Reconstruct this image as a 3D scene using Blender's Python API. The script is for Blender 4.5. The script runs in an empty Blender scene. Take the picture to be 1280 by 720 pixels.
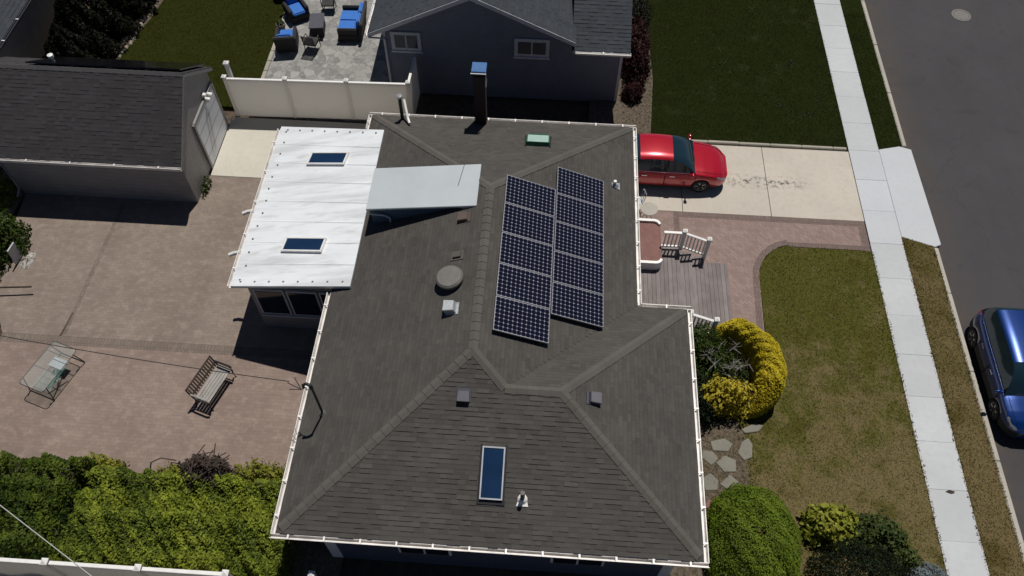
import bpy, bmesh, math, random
import numpy as np
from mathutils import Vector, Matrix, Euler
R = math.radians
random.seed(7); rng = np.random.default_rng(7)
scene = bpy.context.scene
col = scene.collection

# ------------------------------------------------------------------ camera
cd = bpy.data.cameras.new('camera'); cam = bpy.data.objects.new('camera', cd); col.objects.link(cam)
cd.sensor_width = 36.0; cd.lens = 36.0 * 1000 / 1280; cd.clip_end = 2000; cd.clip_start = 0.1
cam.location = (0, 0, 22.5)
def _camrot(pitch, yaw, roll):
    p, y, r = R(pitch), R(yaw), R(roll)
    fw = Vector((-math.sin(y)*math.cos(p), math.cos(y)*math.cos(p), -math.sin(p)))
    rt = Vector((math.cos(y), math.sin(y), 0)); up = rt.cross(fw)
    r2 = rt*math.cos(r) + up*math.sin(r); u2 = up*math.cos(r) - rt*math.sin(r)
    m = Matrix((r2, u2, -fw)).transposed()
    return m.to_euler()
cam.rotation_euler = _camrot(55.9, 3.45, 0.4)
scene.camera = cam

# ------------------------------------------------------------------ world and sun
SUNDIR = Vector((0.125, 0.39, 1.0)).normalized()
w = bpy.data.worlds.new('World'); scene.world = w; w.use_nodes = True
nt = w.node_tree; nt.nodes.clear()
sky = nt.nodes.new('ShaderNodeTexSky'); sky.sky_type = 'NISHITA'; sky.sun_disc = False
sky.sun_elevation = math.asin(SUNDIR.z); sky.sun_rotation = math.atan2(SUNDIR.x, SUNDIR.y)
sky.air_density = 0.8; sky.dust_density = 0.2; sky.altitude = 2500
bg = nt.nodes.new('ShaderNodeBackground'); bg.inputs['Strength'].default_value = 0.05
wo = nt.nodes.new('ShaderNodeOutputWorld')
nt.links.new(sky.outputs[0], bg.inputs[0]); nt.links.new(bg.outputs[0], wo.inputs[0])
sd = bpy.data.lights.new('sun', 'SUN'); sd.energy = 5.0; sd.angle = R(0.5); sd.color = (1.0, 0.955, 0.89)
so = bpy.data.objects.new('sun', sd); col.objects.link(so)
so.rotation_euler = (-SUNDIR).to_track_quat('-Z', 'Y').to_euler(); so.location = (5, 20, 50)
vs = scene.view_settings
vs.view_transform = 'Standard'; vs.look = 'None'; vs.gamma = 1; vs.use_curve_mapping = False
vs.exposure = -0.44

# ------------------------------------------------------------------ helpers: meshes
class MB:
    def __init__(s): s.v = []; s.f = []; s.m = []; s.t = []; s.uv = {}
    def add(s, vs, fs, m=0, t=0.5):
        b = len(s.v); s.v += [tuple(p) for p in vs]; s.t += [t]*len(vs)
        for f in fs: s.f.append(tuple(i+b for i in f)); s.m.append(m)
        return b
    def quad(s, a, b, c, d, m=0, t=0.5): s.add([a, b, c, d], [(0, 1, 2, 3)], m, t)
    def box(s, x0, x1, y0, y1, z0, z1, m=0, t=0.5, rot=None, org=None):
        vs = [(x0,y0,z0),(x1,y0,z0),(x1,y1,z0),(x0,y1,z0),(x0,y0,z1),(x1,y0,z1),(x1,y1,z1),(x0,y1,z1)]
        if rot is not None:
            o = Vector(org or (0,0,0)); vs = [tuple(o + rot @ (Vector(p)-o)) for p in vs]
        s.add(vs, [(3,2,1,0),(4,5,6,7),(0,1,5,4),(1,2,6,5),(2,3,7,6),(3,0,4,7)], m, t)
    def prism(s, poly, z0, z1, m=0, t=0.5):
        n = len(poly)
        vs = [(p[0],p[1],z0) for p in poly] + [(p[0],p[1],z1) for p in poly]
        fs = [tuple(range(n-1,-1,-1)), tuple(range(n, 2*n))] + [(i,(i+1)%n,n+(i+1)%n,n+i) for i in range(n)]
        s.add(vs, fs, m, t)
    def extrude(s, prof, a, b, m=0, t=0.5):      # list of 3d profile points swept by vector b-a
        a = Vector(a); b = Vector(b); n = len(prof)
        vs = [tuple(a+Vector(p)) for p in prof] + [tuple(b+Vector(p)) for p in prof]
        fs = [tuple(range(n-1,-1,-1)), tuple(range(n,2*n))] + [(i,(i+1)%n,n+(i+1)%n,n+i) for i in range(n)]
        s.add(vs, fs, m, t)
    def tube(s, pts, r, n=8, m=0, t=0.5, r1=None, closed=False):
        pts = [Vector(p) for p in pts]; k = len(pts); vs = []; fs = []
        for i, p in enumerate(pts):
            if closed: d = pts[(i+1) % k] - pts[i-1]
            else: d = pts[min(i+1,k-1)] - pts[max(i-1,0)]
            d.normalize()
            a = d.cross(Vector((0,0,1)))
            if a.length < 1e-3: a = d.cross(Vector((0,1,0)))
            a.normalize(); b = d.cross(a)
            rr = r if r1 is None else r + (r1-r)*i/max(k-1,1)
            for j in range(n):
                q = 2*math.pi*j/n; vs.append(tuple(p + a*math.cos(q)*rr + b*math.sin(q)*rr))
        for i in range(k if closed else k-1):
            for j in range(n):
                i2 = (i+1) % k
                fs.append((i*n+j, i*n+(j+1)%n, i2*n+(j+1)%n, i2*n+j))
        if not closed: fs += [tuple(range(n-1,-1,-1)), tuple(range((k-1)*n, k*n))]
        s.add(vs, fs, m, t)
    def lathe(s, prof, c=(0,0,0), n=24, m=0, t=0.5, axis='z', mat=None):
        vs = []; fs = []; k = len(prof)
        for (r, z) in prof:
            for j in range(n):
                q = 2*math.pi*j/n; p = (r*math.cos(q), r*math.sin(q), z)
                if axis == 'y': p = (p[0], p[2], p[1])
                p = Vector(p)
                if mat is not None: p = mat @ p
                vs.append((p[0]+c[0], p[1]+c[1], p[2]+c[2]))
        for i in range(k-1):
            for j in range(n): fs.append((i*n+j, i*n+(j+1)%n, (i+1)*n+(j+1)%n, (i+1)*n+j))
        fs += [tuple(range(n-1,-1,-1)), tuple(range((k-1)*n, k*n))]
        s.add(vs, fs, m, t)
    def build(s, name, mats, parent=None, bevel=0, smooth=False, loc=None, sharp=35):
        me = bpy.data.meshes.new(name); me.from_pydata(s.v, [], s.f)
        if not isinstance(mats, (list, tuple)): mats = [mats]
        for m in mats: me.materials.append(m)
        if len(mats) > 1: me.polygons.foreach_set('material_index', s.m)
        at = me.attributes.new('tint', 'FLOAT', 'POINT'); at.data.foreach_set('value', s.t)
        bm = bmesh.new(); bm.from_mesh(me)
        if bevel:
            bmesh.ops.bevel(bm, geom=[e for e in bm.edges if len(e.link_faces) == 2 and e.calc_face_angle(0) > 0.5],
                            offset=bevel, segments=2, affect='EDGES', clamp_overlap=True)
        bmesh.ops.recalc_face_normals(bm, faces=bm.faces)
        bm.to_mesh(me); bm.free()
        if smooth:
            me.polygons.foreach_set('use_smooth', [True]*len(me.polygons)); me.set_sharp_from_angle(angle=R(sharp))
        me.update()
        o = bpy.data.objects.new(name, me); col.objects.link(o)
        if parent is not None: o.parent = parent
        if loc is not None: o.location = loc
        return o

def npmesh(name, v, nper, mat, tint, parent=None):
    """many separate faces of nper corners each; v (N*nper,3)"""
    n = len(v)//nper
    me = bpy.data.meshes.new(name); me.vertices.add(len(v)); me.vertices.foreach_set('co', v.astype(np.float32).ravel())
    me.loops.add(len(v)); me.loops.foreach_set('vertex_index', np.arange(len(v), dtype=np.int32))
    me.polygons.add(n); me.polygons.foreach_set('loop_start', (np.arange(n)*nper).astype(np.int32))
    me.materials.append(mat)
    me.update(calc_edges=True); me.validate()
    at = me.attributes.new('tint', 'FLOAT', 'POINT'); at.data.foreach_set('value', np.repeat(tint, nper).astype(np.float32))
    o = bpy.data.objects.new(name, me); col.objects.link(o)
    if parent is not None: o.parent = parent
    return o

def tag(o, label=None, cat=None, group=None, kind=None):
    if label: o['label'] = label
    if cat: o['category'] = cat
    if group: o['group'] = group
    if kind: o['kind'] = kind
    return o
def thing(name, label, cat, loc=(0,0,0), rz=0, group=None):
    o = bpy.data.objects.new(name, None); col.objects.link(o); o.location = loc; o.rotation_euler = (0,0,rz)
    o.empty_display_size = 0.2
    return tag(o, label, cat, group)
def kids(o): return [c for c in bpy.data.objects if c.parent == o]
def copy_tree(o, parent=None):
    c = o.copy(); col.objects.link(c)
    if parent is not None: c.parent = parent
    for k in kids(o): copy_tree(k, c)
    return c
def structure(o): o['kind'] = 'structure'; return o

# ------------------------------------------------------------------ helpers: materials
def nodes(name):
    m = bpy.data.materials.new(name); m.use_nodes = True; t = m.node_tree
    b = t.nodes['Principled BSDF']
    return m, t, b
def N(t, typ, **kw):
    n = t.nodes.new(typ)
    for k, v in kw.items():
        if k in n.inputs: n.inputs[k].default_value = v
        else: setattr(n, k, v)
    return n
def L(t, a, b): t.links.new(a, b)
def rgb(c): return (c[0], c[1], c[2], 1)
def mixc(t, fac, a, b, mode='MIX'):
    n = t.nodes.new('ShaderNodeMix'); n.data_type = 'RGBA'; n.blend_type = mode
    for sock, val in ((0, fac), (6, a), (7, b)):
        if hasattr(val, 'is_linked'): t.links.new(val, n.inputs[sock])
        else: n.inputs[sock].default_value = val if sock == 0 else rgb(val)
    return n.outputs[2]
def mrange(t, v, a, b, c=0, d=1):
    n = t.nodes.new('ShaderNodeMapRange'); t.links.new(v, n.inputs[0])
    for i, x in zip((1,2,3,4), (a,b,c,d)): n.inputs[i].default_value = x
    return n.outputs[0]
def math_(t, op, a, b=None):
    n = t.nodes.new('ShaderNodeMath'); n.operation = op
    for i, x in enumerate((a, b)):
        if x is None: continue
        if hasattr(x, 'is_linked'): t.links.new(x, n.inputs[i])
        else: n.inputs[i].default_value = x
    return n.outputs[0]
def wpos(t): return t.nodes.new('ShaderNodeNewGeometry').outputs['Position']
def opos(t): return t.nodes.new('ShaderNodeTexCoord').outputs['Object']
def noise(t, vec, scale, detail=4, rough=0.55, scl=None):
    n = N(t, 'ShaderNodeTexNoise'); n.inputs['Scale'].default_value = scale; n.inputs['Detail'].default_value = detail
    n.inputs['Roughness'].default_value = rough
    if scl:
        mp = t.nodes.new('ShaderNodeMapping'); mp.inputs['Scale'].default_value = scl; L(t, vec, mp.inputs[0]); vec = mp.outputs[0]
    L(t, vec, n.inputs['Vector']); return n.outputs['Fac']
def bump(t, b, h, strength=0.3, dist=0.02):
    n = t.nodes.new('ShaderNodeBump'); n.inputs['Strength'].default_value = strength; n.inputs['Distance'].default_value = dist
    L(t, h, n.inputs['Height']); L(t, n.outputs[0], b.inputs['Normal'])
def tintv(t):
    n = t.nodes.new('ShaderNodeAttribute'); n.attribute_name = 'tint'; return n.outputs['Fac']

def plain(name, c, rough=0.6, metal=0.0, var=0.12, scale=6, spec=0.5, coat=0.0):
    m, t, b = nodes(name)
    f = noise(t, opos(t), scale, 5)
    lo = tuple(x*(1-var) for x in c); hi = tuple(min(1, x*(1+var)) for x in c)
    L(t, mixc(t, mrange(t, f, 0.3, 0.7), lo, hi), b.inputs['Base Color'])
    b.inputs['Roughness'].default_value = rough; b.inputs['Metallic'].default_value = metal
    b.inputs['Specular IOR Level'].default_value = spec; b.inputs['Coat Weight'].default_value = coat
    return m
def shingle_mat(name, dark, light, streak=0.25):
    m, t, b = nodes(name); p = wpos(t)
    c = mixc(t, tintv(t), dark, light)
    g = noise(t, p, 90, 3); c = mixc(t, 0.5, c, mixc(t, mrange(t, g, 0.3, 0.7), tuple(x*0.6 for x in dark), tuple(min(1, x*1.35) for x in light)))
    s = noise(t, p, 0.7, 5, 0.6)
    c = mixc(t, mrange(t, s, 0.35, 0.7, 0, streak), c, tuple(x*1.7 for x in light))
    s2 = noise(t, p, 2.6, 5, 0.65)
    c = mixc(t, mrange(t, s2, 0.5, 0.75, 0, streak*1.2), c, tuple(x*0.55 for x in dark))
    L(t, c, b.inputs['Base Color']); b.inputs['Roughness'].default_value = 0.93; b.inputs['Specular IOR Level'].default_value = 0.2
    bump(t, b, g, 0.35, 0.006)
    return m
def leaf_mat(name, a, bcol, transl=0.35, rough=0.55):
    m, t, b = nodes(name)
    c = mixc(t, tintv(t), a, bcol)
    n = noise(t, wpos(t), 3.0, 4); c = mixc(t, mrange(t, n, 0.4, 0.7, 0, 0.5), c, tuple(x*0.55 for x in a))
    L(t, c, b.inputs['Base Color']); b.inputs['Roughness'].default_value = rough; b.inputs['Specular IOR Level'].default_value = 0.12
    if transl:
        tr = t.nodes.new('ShaderNodeBsdfTranslucent'); L(t, c, tr.inputs[0])
        mx = t.nodes.new('ShaderNodeMixShader'); mx.inputs[0].default_value = transl
        L(t, b.outputs[0], mx.inputs[1]); L(t, tr.outputs[0], mx.inputs[2]); L(t, mx.outputs[0], t.nodes['Material Output'].inputs[0])
    return m
def paver_mat(name, c1, c2, mortar, bw, bh, rot=0, ms=0.006, var=0.5, stain=None):
    m, t, b = nodes(name); p = wpos(t)
    mp = t.nodes.new('ShaderNodeMapping'); mp.inputs['Rotation'].default_value = (0,0,rot); L(t, p, mp.inputs[0])
    br = t.nodes.new('ShaderNodeTexBrick'); L(t, mp.outputs[0], br.inputs['Vector'])
    br.inputs['Color1'].default_value = rgb(c1); br.inputs['Color2'].default_value = rgb(c2); br.inputs['Mortar'].default_value = rgb(mortar)
    br.inputs['Scale'].default_value = 1; br.inputs['Brick Width'].default_value = bw; br.inputs['Row Height'].default_value = bh
    br.inputs['Mortar Size'].default_value = ms; br.inputs['Mortar Smooth'].default_value = 0.3; br.inputs['Bias'].default_value = 0
    c = br.outputs['Color']
    n1 = noise(t, p, 0.55, 5, 0.6); n2 = noise(t, p, 3.5, 5, 0.65); n3 = noise(t, p, 40, 3)
    c = mixc(t, mrange(t, n1, 0.35, 0.68, 0, var), c, tuple(x*0.62 for x in c1))
    c = mixc(t, mrange(t, n2, 0.5, 0.72, 0, var*0.8), c, tuple(min(1, x*1.35) for x in c2))
    c = mixc(t, mrange(t, n3, 0.35, 0.7, 0, 0.35), c, tuple(x*0.7 for x in c1))
    L(t, c, b.inputs['Base Color']); b.inputs['Roughness'].default_value = 0.9; b.inputs['Specular IOR Level'].default_value = 0.25
    bump(t, b, br.outputs['Fac'], -0.25, 0.01)
    return m
def concrete_mat(name, c, var=0.14, stains=False, warm=(0.9,0.85,0.75)):
    m, t, b = nodes(name); p = wpos(t)
    n1 = noise(t, p, 0.6, 6, 0.6); n2 = noise(t, p, 5, 6, 0.65); n3 = noise(t, p, 60, 2)
    k = mixc(t, mrange(t, n1, 0.3, 0.7), tuple(x*(1-var) for x in c), tuple(x*(1+var*0.5) for x in c))
    k = mixc(t, mrange(t, n2, 0.48, 0.75, 0, 0.45), k, tuple(x*y*0.85 for x, y in zip(c, warm)))
    k = mixc(t, mrange(t, n3, 0.35, 0.7, 0, 0.22), k, tuple(x*0.7 for x in c))
    k = mixc(t, math_(t, 'MULTIPLY', tintv(t), 0.35), k, tuple(x*0.72 for x in c))
    if stains:
        sx = t.nodes.new('ShaderNodeSeparateXYZ'); L(t, p, sx.inputs[0])
        band = mrange(t, math_(t, 'ABSOLUTE', math_(t, 'SUBTRACT', sx.outputs[1], 20.62)), 0.06, 0.42, 1, 0)
        xr = math_(t, 'MULTIPLY', mrange(t, sx.outputs[0], 6.6, 6.95), mrange(t, sx.outputs[0], 9.3, 9.9, 1, 0))
        nn = mrange(t, noise(t, p, 5.5, 3, 0.7), 0.48, 0.64)
        k = mixc(t, math_(t, 'MULTIPLY', math_(t, 'MULTIPLY', band, xr), math_(t, 'MULTIPLY', nn, 0.85)), k, (0.07, 0.065, 0.06))
    L(t, k, b.inputs['Base Color']); b.inputs['Roughness'].default_value = 0.9; b.inputs['Specular IOR Level'].default_value = 0.25
    bump(t, b, n3, 0.2, 0.004)
    return m
def lawn_mat(name, green, green2, dry, dry0, dry1, ymix=None):
    m, t, b = nodes(name); p = wpos(t)
    n1 = noise(t, p, 1.3, 6, 0.65); n2 = noise(t, p, 9, 4, 0.65); n3 = noise(t, p, 0.35, 3); n4 = noise(t, p, 45, 2)
    c = mixc(t, mrange(t, n2, 0.32, 0.68), green, green2)
    d = n1
    d = math_(t, 'ADD', d, math_(t, 'MULTIPLY', math_(t, 'SUBTRACT', n2, 0.5), 0.45))
    d = math_(t, 'ADD', d, math_(t, 'MULTIPLY', math_(t, 'SUBTRACT', n3, 0.5), 0.5))
    if ymix:
        sx = t.nodes.new('ShaderNodeSeparateXYZ'); L(t, p, sx.inputs[0])
        d = math_(t, 'ADD', d, mrange(t, sx.outputs[1], ymix[0], ymix[1], ymix[2], 0))
    c = mixc(t, mrange(t, d, dry0, dry1), c, dry)
    n5 = noise(t, p, 0.9, 4, 0.6)
    c = mixc(t, mrange(t, n5, 0.54, 0.66, 0, 0.75), c, tuple(x*y for x, y in zip(green, (1.05,0.8,0.8))))
    c = mixc(t, mrange(t, n4, 0.3, 0.7, 0.4, 0), c, tuple(x*0.6 for x in green))
    n7 = noise(t, p, 16, 3, 0.7); c = mixc(t, mrange(t, n7, 0.52, 0.72, 0, 0.35), c, tuple(x*1.15 for x in dry)); c = mixc(t, mrange(t, n7, 0.46, 0.30, 0, 0.35), c, tuple(x*0.7 for x in green))
    c = mixc(t, math_(t, 'MULTIPLY', tintv(t), 0.5), c, tuple(x*1.35 for x in green2))
    L(t, c, b.inputs['Base Color']); b.inputs['Roughness'].default_value = 1.0; b.inputs['Specular IOR Level'].default_value = 0.0
    bump(t, b, n4, 0.3, 0.015)
    return m
def glass_mat(name, c=(0.01,0.014,0.022), rough=0.06):
    m, t, b = nodes(name)
    n = noise(t, opos(t), 1.5, 3)
    L(t, mixc(t, n, tuple(x*0.7 for x in c), tuple(x*1.4 for x in c)), b.inputs['Base Color'])
    b.inputs['Roughness'].default_value = rough; b.inputs['IOR'].default_value = 1.5
    return m
def clear_glass(name, c=(0.75,0.85,0.82), a=0.35):
    m, t, b = nodes(name)
    b.inputs['Base Color'].default_value = rgb(c); b.inputs['Roughness'].default_value = 0.15
    tr = t.nodes.new('ShaderNodeBsdfTransparent'); tr.inputs[0].default_value = (0.95,0.97,0.96,1)
    mx = t.nodes.new('ShaderNodeMixShader'); mx.inputs[0].default_value = a
    L(t, tr.outputs[0], mx.inputs[1]); L(t, b.outputs[0], mx.inputs[2]); L(t, mx.outputs[0], t.nodes['Material Output'].inputs[0])
    return m
def siding_mat(name, c, course=0.11, dirt=0.1):
    m, t, b = nodes(name); p = wpos(t)
    sx = t.nodes.new('ShaderNodeSeparateXYZ'); L(t, p, sx.inputs[0])
    fr = math_(t, 'FRACT', math_(t, 'DIVIDE', sx.outputs[2], course))
    n = noise(t, p, 2.5, 5)
    k = mixc(t, mrange(t, n, 0.3, 0.7), tuple(x*(1-dirt) for x in c), tuple(x*(1+dirt) for x in c))
    k = mixc(t, mrange(t, fr, 0.0, 0.12, 0.55, 0), k, tuple(x*0.35 for x in c))
    L(t, k, b.inputs['Base Color']); b.inputs['Roughness'].default_value = 0.6
    bump(t, b, fr, 0.5, 0.02)
    return m
def vinyl_mat(name, c):
    m = plain(name, c, 0.45, var=0.05, scale=1.2); t = m.node_tree; b = t.nodes['Principled BSDF']
    tr = t.nodes.new('ShaderNodeBsdfTranslucent'); tr.inputs[0].default_value = (0.9,0.86,0.80,1)
    mx = t.nodes.new('ShaderNodeMixShader'); mx.inputs[0].default_value = 0.5
    L(t, b.outputs[0], mx.inputs[1]); L(t, tr.outputs[0], mx.inputs[2]); L(t, mx.outputs[0], t.nodes['Material Output'].inputs[0])
    return m
def wood_mat(name, a, b_, axis='x', scale=7):
    m, t, b = nodes(name); p = opos(t)
    sc = (0.15,1,1) if axis == 'x' else (1,0.15,1)
    n = noise(t, p, scale*3, 5, 0.6, scl=sc); n2 = noise(t, p, 2, 3)
    c = mixc(t, mrange(t, n, 0.3, 0.7), a, b_)
    c = mixc(t, math_(t, 'MULTIPLY', tintv(t), 0.5), c, tuple(x*0.55 for x in a))
    c = mixc(t, mrange(t, n2, 0.4, 0.7, 0, 0.3), c, tuple(x*1.3 for x in b_))
    L(t, c, b.inputs['Base Color']); b.inputs['Roughness'].default_value = 0.8
    return m
def cells_mat(name, nx, ny, W, H):
    m, t, b = nodes(name); p = opos(t)
    sx = t.nodes.new('ShaderNodeSeparateXYZ'); L(t, p, sx.inputs[0])
    def d(o, n, S):                       # distance to the nearest cell border, 0..0.5
        f = math_(t, 'FRACT', math_(t, 'ADD', math_(t, 'MULTIPLY', o, n/S), n/2 + 10))
        return math_(t, 'SUBTRACT', 0.5, math_(t, 'ABSOLUTE', math_(t, 'SUBTRACT', f, 0.5)))
    dx = d(sx.outputs[0], nx, W); dy = d(sx.outputs[1], ny, H)
    dia = mrange(t, math_(t, 'ADD', dx, dy), 0.17, 0.23, 1, 0)
    lin = mrange(t, math_(t, 'MINIMUM', dx, dy), 0.01, 0.03, 0.45, 0)
    n = noise(t, p, 2.0, 3)
    c = mixc(t, n, (0.004,0.0045,0.013), (0.007,0.008,0.022))
    c = mixc(t, math_(t, 'MAXIMUM', dia, lin), c, (0.30,0.31,0.35))
    L(t, c, b.inputs['Base Color']); b.inputs['Roughness'].default_value = 0.12; b.inputs['IOR'].default_value = 1.45
    return m
def asphalt_mat(name, c):
    m, t, b = nodes(name); p = wpos(t)
    n1 = noise(t, p, 0.25, 5, 0.6); n2 = noise(t, p, 2.2, 5, 0.6); n3 = noise(t, p, 110, 2); n4 = noise(t, p, 0.5, 5, 0.6, scl=(1.6,0.18,1))
    k = mixc(t, mrange(t, n1, 0.35, 0.65), tuple(x*0.88 for x in c), tuple(x*1.1 for x in c))
    k = mixc(t, mrange(t, n4, 0.45, 0.75, 0, 0.4), k, tuple(x*1.3 for x in c))
    k = mixc(t, mrange(t, n2, 0.5, 0.75, 0, 0.3), k, tuple(x*0.75 for x in c))
    k = mixc(t, mrange(t, n3, 0.4, 0.75, 0, 0.5), k, tuple(x*1.7 for x in c))
    v = t.nodes.new('ShaderNodeTexVoronoi'); v.feature = 'DISTANCE_TO_EDGE'; v.inputs['Scale'].default_value = 0.22
    mp = t.nodes.new('ShaderNodeMapping'); L(t, p, mp.inputs[0]); mp.inputs['Scale'].default_value = (1,0.6,1)
    ns = t.nodes.new('ShaderNodeTexNoise'); ns.inputs['Scale'].default_value = 1.4; L(t, p, ns.inputs['Vector'])
    va = t.nodes.new('ShaderNodeVectorMath'); va.operation = 'MULTIPLY_ADD'; L(t, ns.outputs['Color'], va.inputs[0]); va.inputs[1].default_value = (0.9,0.9,0); L(t, mp.outputs[0], va.inputs[2])
    L(t, va.outputs[0], v.inputs['Vector'])
    k = mixc(t, mrange(t, v.outputs['Distance'], 0.0, 0.005, 0.22, 0), k, tuple(x*0.45 for x in c))
    sx = t.nodes.new('ShaderNodeSeparateXYZ'); L(t, p, sx.inputs[0])
    k = mixc(t, math_(t, 'MULTIPLY', mrange(t, sx.outputs[0], 13.9, 15.0, 0.75, 0), mrange(t, n2, 0.3, 0.6)), k, (0.085,0.068,0.055))
    n6 = noise(t, p, 0.9, 3, 0.7); k = mixc(t, mrange(t, n6, 0.60, 0.70, 0, 0.3), k, tuple(x*0.62 for x in c))
    L(t, k, b.inputs['Base Color']); b.inputs['Roughness'].default_value = 0.88; b.inputs['Specular IOR Level'].default_value = 0.3
    bump(t, b, n3, 0.4, 0.006)
    return m
def flag_mat(name):
    m, t, b = nodes(name); p = wpos(t)
    v = t.nodes.new('ShaderNodeTexVoronoi'); v.inputs['Scale'].default_value = 3.2; L(t, p, v.inputs['Vector'])
    e = t.nodes.new('ShaderNodeTexVoronoi'); e.feature = 'DISTANCE_TO_EDGE'; e.inputs['Scale'].default_value = 3.2; L(t, p, e.inputs['Vector'])
    sx = t.nodes.new('ShaderNodeSeparateColor'); L(t, v.outputs['Color'], sx.inputs[0])
    c = mixc(t, sx.outputs[0], (0.17,0.17,0.165), (0.32,0.315,0.30))
    c = mixc(t, mrange(t, e.outputs['Distance'], 0.01, 0.05, 0.6, 0), c, (0.13,0.125,0.12))
    n = noise(t, p, 7, 5); c = mixc(t, mrange(t, n, 0.45, 0.75, 0, 0.5), c, (0.38,0.37,0.35))
    L(t, c, b.inputs['Base Color']); b.inputs['Roughness'].default_value = 0.85
    return m

M = {}
M['roof'] = shingle_mat('roof_shingles', (0.043,0.039,0.036), (0.092,0.086,0.079), 0.15)
M['roofcap'] = shingle_mat('roof_cap_shingles', (0.078,0.072,0.064), (0.112,0.104,0.094), 0.12)
M['garage_cap'] = shingle_mat('garage_cap_shingles', (0.075,0.072,0.075), (0.10,0.096,0.10), 0.1)
M['garage_roof'] = shingle_mat('garage_shingles', (0.031,0.029,0.031), (0.062,0.059,0.062), 0.1)
M['nb_roof'] = shingle_mat('neighbour_shingles', (0.030,0.035,0.042), (0.055,0.062,0.072), 0.12)
M['white'] = plain('white_paint', (0.78,0.77,0.75), 0.4, var=0.06)
M['vinyl'] = vinyl_mat('white_vinyl', (0.80,0.80,0.79))
M['gutter'] = plain('gutter_white', (0.68,0.65,0.62), 0.45, var=0.18, scale=3)
M['navy'] = siding_mat('navy_siding', (0.07,0.085,0.12))
M['nbsiding'] = siding_mat('slate_siding', (0.13,0.155,0.205))
M['greysiding'] = siding_mat('grey_siding', (0.27,0.26,0.26), 0.2)
M['palesiding'] = siding_mat('pale_siding', (0.34,0.33,0.31), 0.24)
M['trim'] = plain('grey_trim', (0.45,0.47,0.50), 0.5)
M['glass'] = glass_mat('dark_glass', (0.012,0.016,0.026))
M['carglass'] = glass_mat('car_glass', (0.010,0.026,0.038), 0.05)  # tinted glass, its teal base also stands in for reflected sky
M['nbglass'] = glass_mat('pale_window_glass', (0.03,0.042,0.062), 0.1)
M['skyglass'] = glass_mat('skylight_glass', (0.010,0.030,0.075), 0.05)
M['paleglass'] = plain('pale_green_glazing', (0.36,0.50,0.45), 0.25, var=0.1)
M['metalroof'] = plain('white_metal_roof', (0.77,0.80,0.83), 0.42, var=0.04, scale=1)
M['dormroof'] = plain('pale_blue_membrane', (0.44,0.485,0.51), 0.5, var=0.05, scale=1.2)
M['dormwall'] = siding_mat('dormer_siding', (0.065,0.10,0.15), 0.14)
M['dark'] = plain('dark_metal', (0.016,0.016,0.018), 0.5)
M['soffit'] = plain('soffit', (0.25,0.25,0.26), 0.7)
M['galv'] = plain('galvanised', (0.42,0.44,0.46), 0.4, 0.4, var=0.15, scale=20)
M['greymetal'] = plain('grey_vent_paint', (0.14,0.13,0.12), 0.6, var=0.15)
M['ventblue'] = plain('slate_vent_plastic', (0.06,0.06,0.078), 0.5)
M['brownvent'] = plain('brown_vent', (0.10,0.068,0.056), 0.7)
M['skytint'] = plain('sky_tinted_cap', (0.10,0.22,0.46), 0.25, 0.3)  # metal cap with the sky's reflection put into its blue
M['chim'] = plain('dark_brick', (0.035,0.018,0.016), 0.85, var=0.3, scale=25)
M['cells'] = cells_mat('solar_cells', 12, 8, 1.52, 1.0)
M['pframe'] = plain('anodised_frame', (0.34,0.34,0.37), 0.4, 0.6)
M['blackpanel'] = glass_mat('black_panel', (0.006,0.006,0.008), 0.15)
M['patio'] = paver_mat('tan_pavers', (0.235,0.187,0.154), (0.285,0.233,0.197), (0.20,0.160,0.133), 0.22, 0.11, 0.0, 0.006, 0.6)
M['patiopink'] = paver_mat('pinkish_pavers', (0.25,0.187,0.158), (0.30,0.232,0.199), (0.21,0.158,0.134), 0.22, 0.11, 0.0, 0.006, 0.6)
M['patioband'] = paver_mat('patio_band_pavers', (0.19,0.152,0.126), (0.225,0.182,0.153), (0.10,0.08,0.066), 0.11, 0.22, 0.0, 0.008)
M['walk'] = paver_mat('pink_pavers', (0.26,0.185,0.165), (0.33,0.245,0.22), (0.19,0.138,0.124), 0.2, 0.1, R(45), 0.006, 0.4)
M['walkborder'] = paver_mat('border_pavers', (0.175,0.128,0.115), (0.215,0.16,0.145), (0.09,0.066,0.058), 0.1, 0.2, 0, 0.008, 0.3)
M['pad'] = concrete_mat('cream_concrete', (0.60,0.57,0.49), 0.1)
M['drive'] = concrete_mat('driveway_concrete', (0.545,0.50,0.435), 0.1, stains=True)
M['side'] = concrete_mat('sidewalk_concrete', (0.535,0.555,0.57), 0.1, warm=(.95,.93,.9))
M['newside'] = concrete_mat('new_concrete', (0.56,0.58,0.61), 0.05, warm=(1,1,1))
M['kerb'] = concrete_mat('kerb_concrete', (0.46,0.43,0.38), 0.2)
M['oldkerb'] = concrete_mat('old_kerb', (0.40,0.38,0.32), 0.25)
M['stone'] = concrete_mat('flag_stone', (0.235,0.225,0.19), 0.25)
M['asphalt'] = asphalt_mat('asphalt', (0.0505,0.0485,0.052))
M['flags'] = flag_mat('grey_flags')
M['soil'] = plain('soil', (0.075,0.055,0.038), 0.95, var=0.4, scale=4)
M['mulch'] = plain('mulch', (0.10,0.078,0.055), 0.95, var=0.5, scale=9)
M['lawn'] = lawn_mat('dry_lawn', (0.040,0.047,0.009), (0.085,0.083,0.019), (0.175,0.130,0.072), 0.56, 0.80, (8.5, 14.5, 0.34))
M['striplawn'] = lawn_mat('strip_lawn', (0.045,0.043,0.011), (0.082,0.072,0.02), (0.165,0.122,0.068), 0.38, 0.8, (10, 22, 0.28))
M['nblawn'] = lawn_mat('dark_lawn', (0.0085,0.0125,0.003), (0.0165,0.0215,0.006), (0.045,0.049,0.026), 0.56, 0.92)
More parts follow.
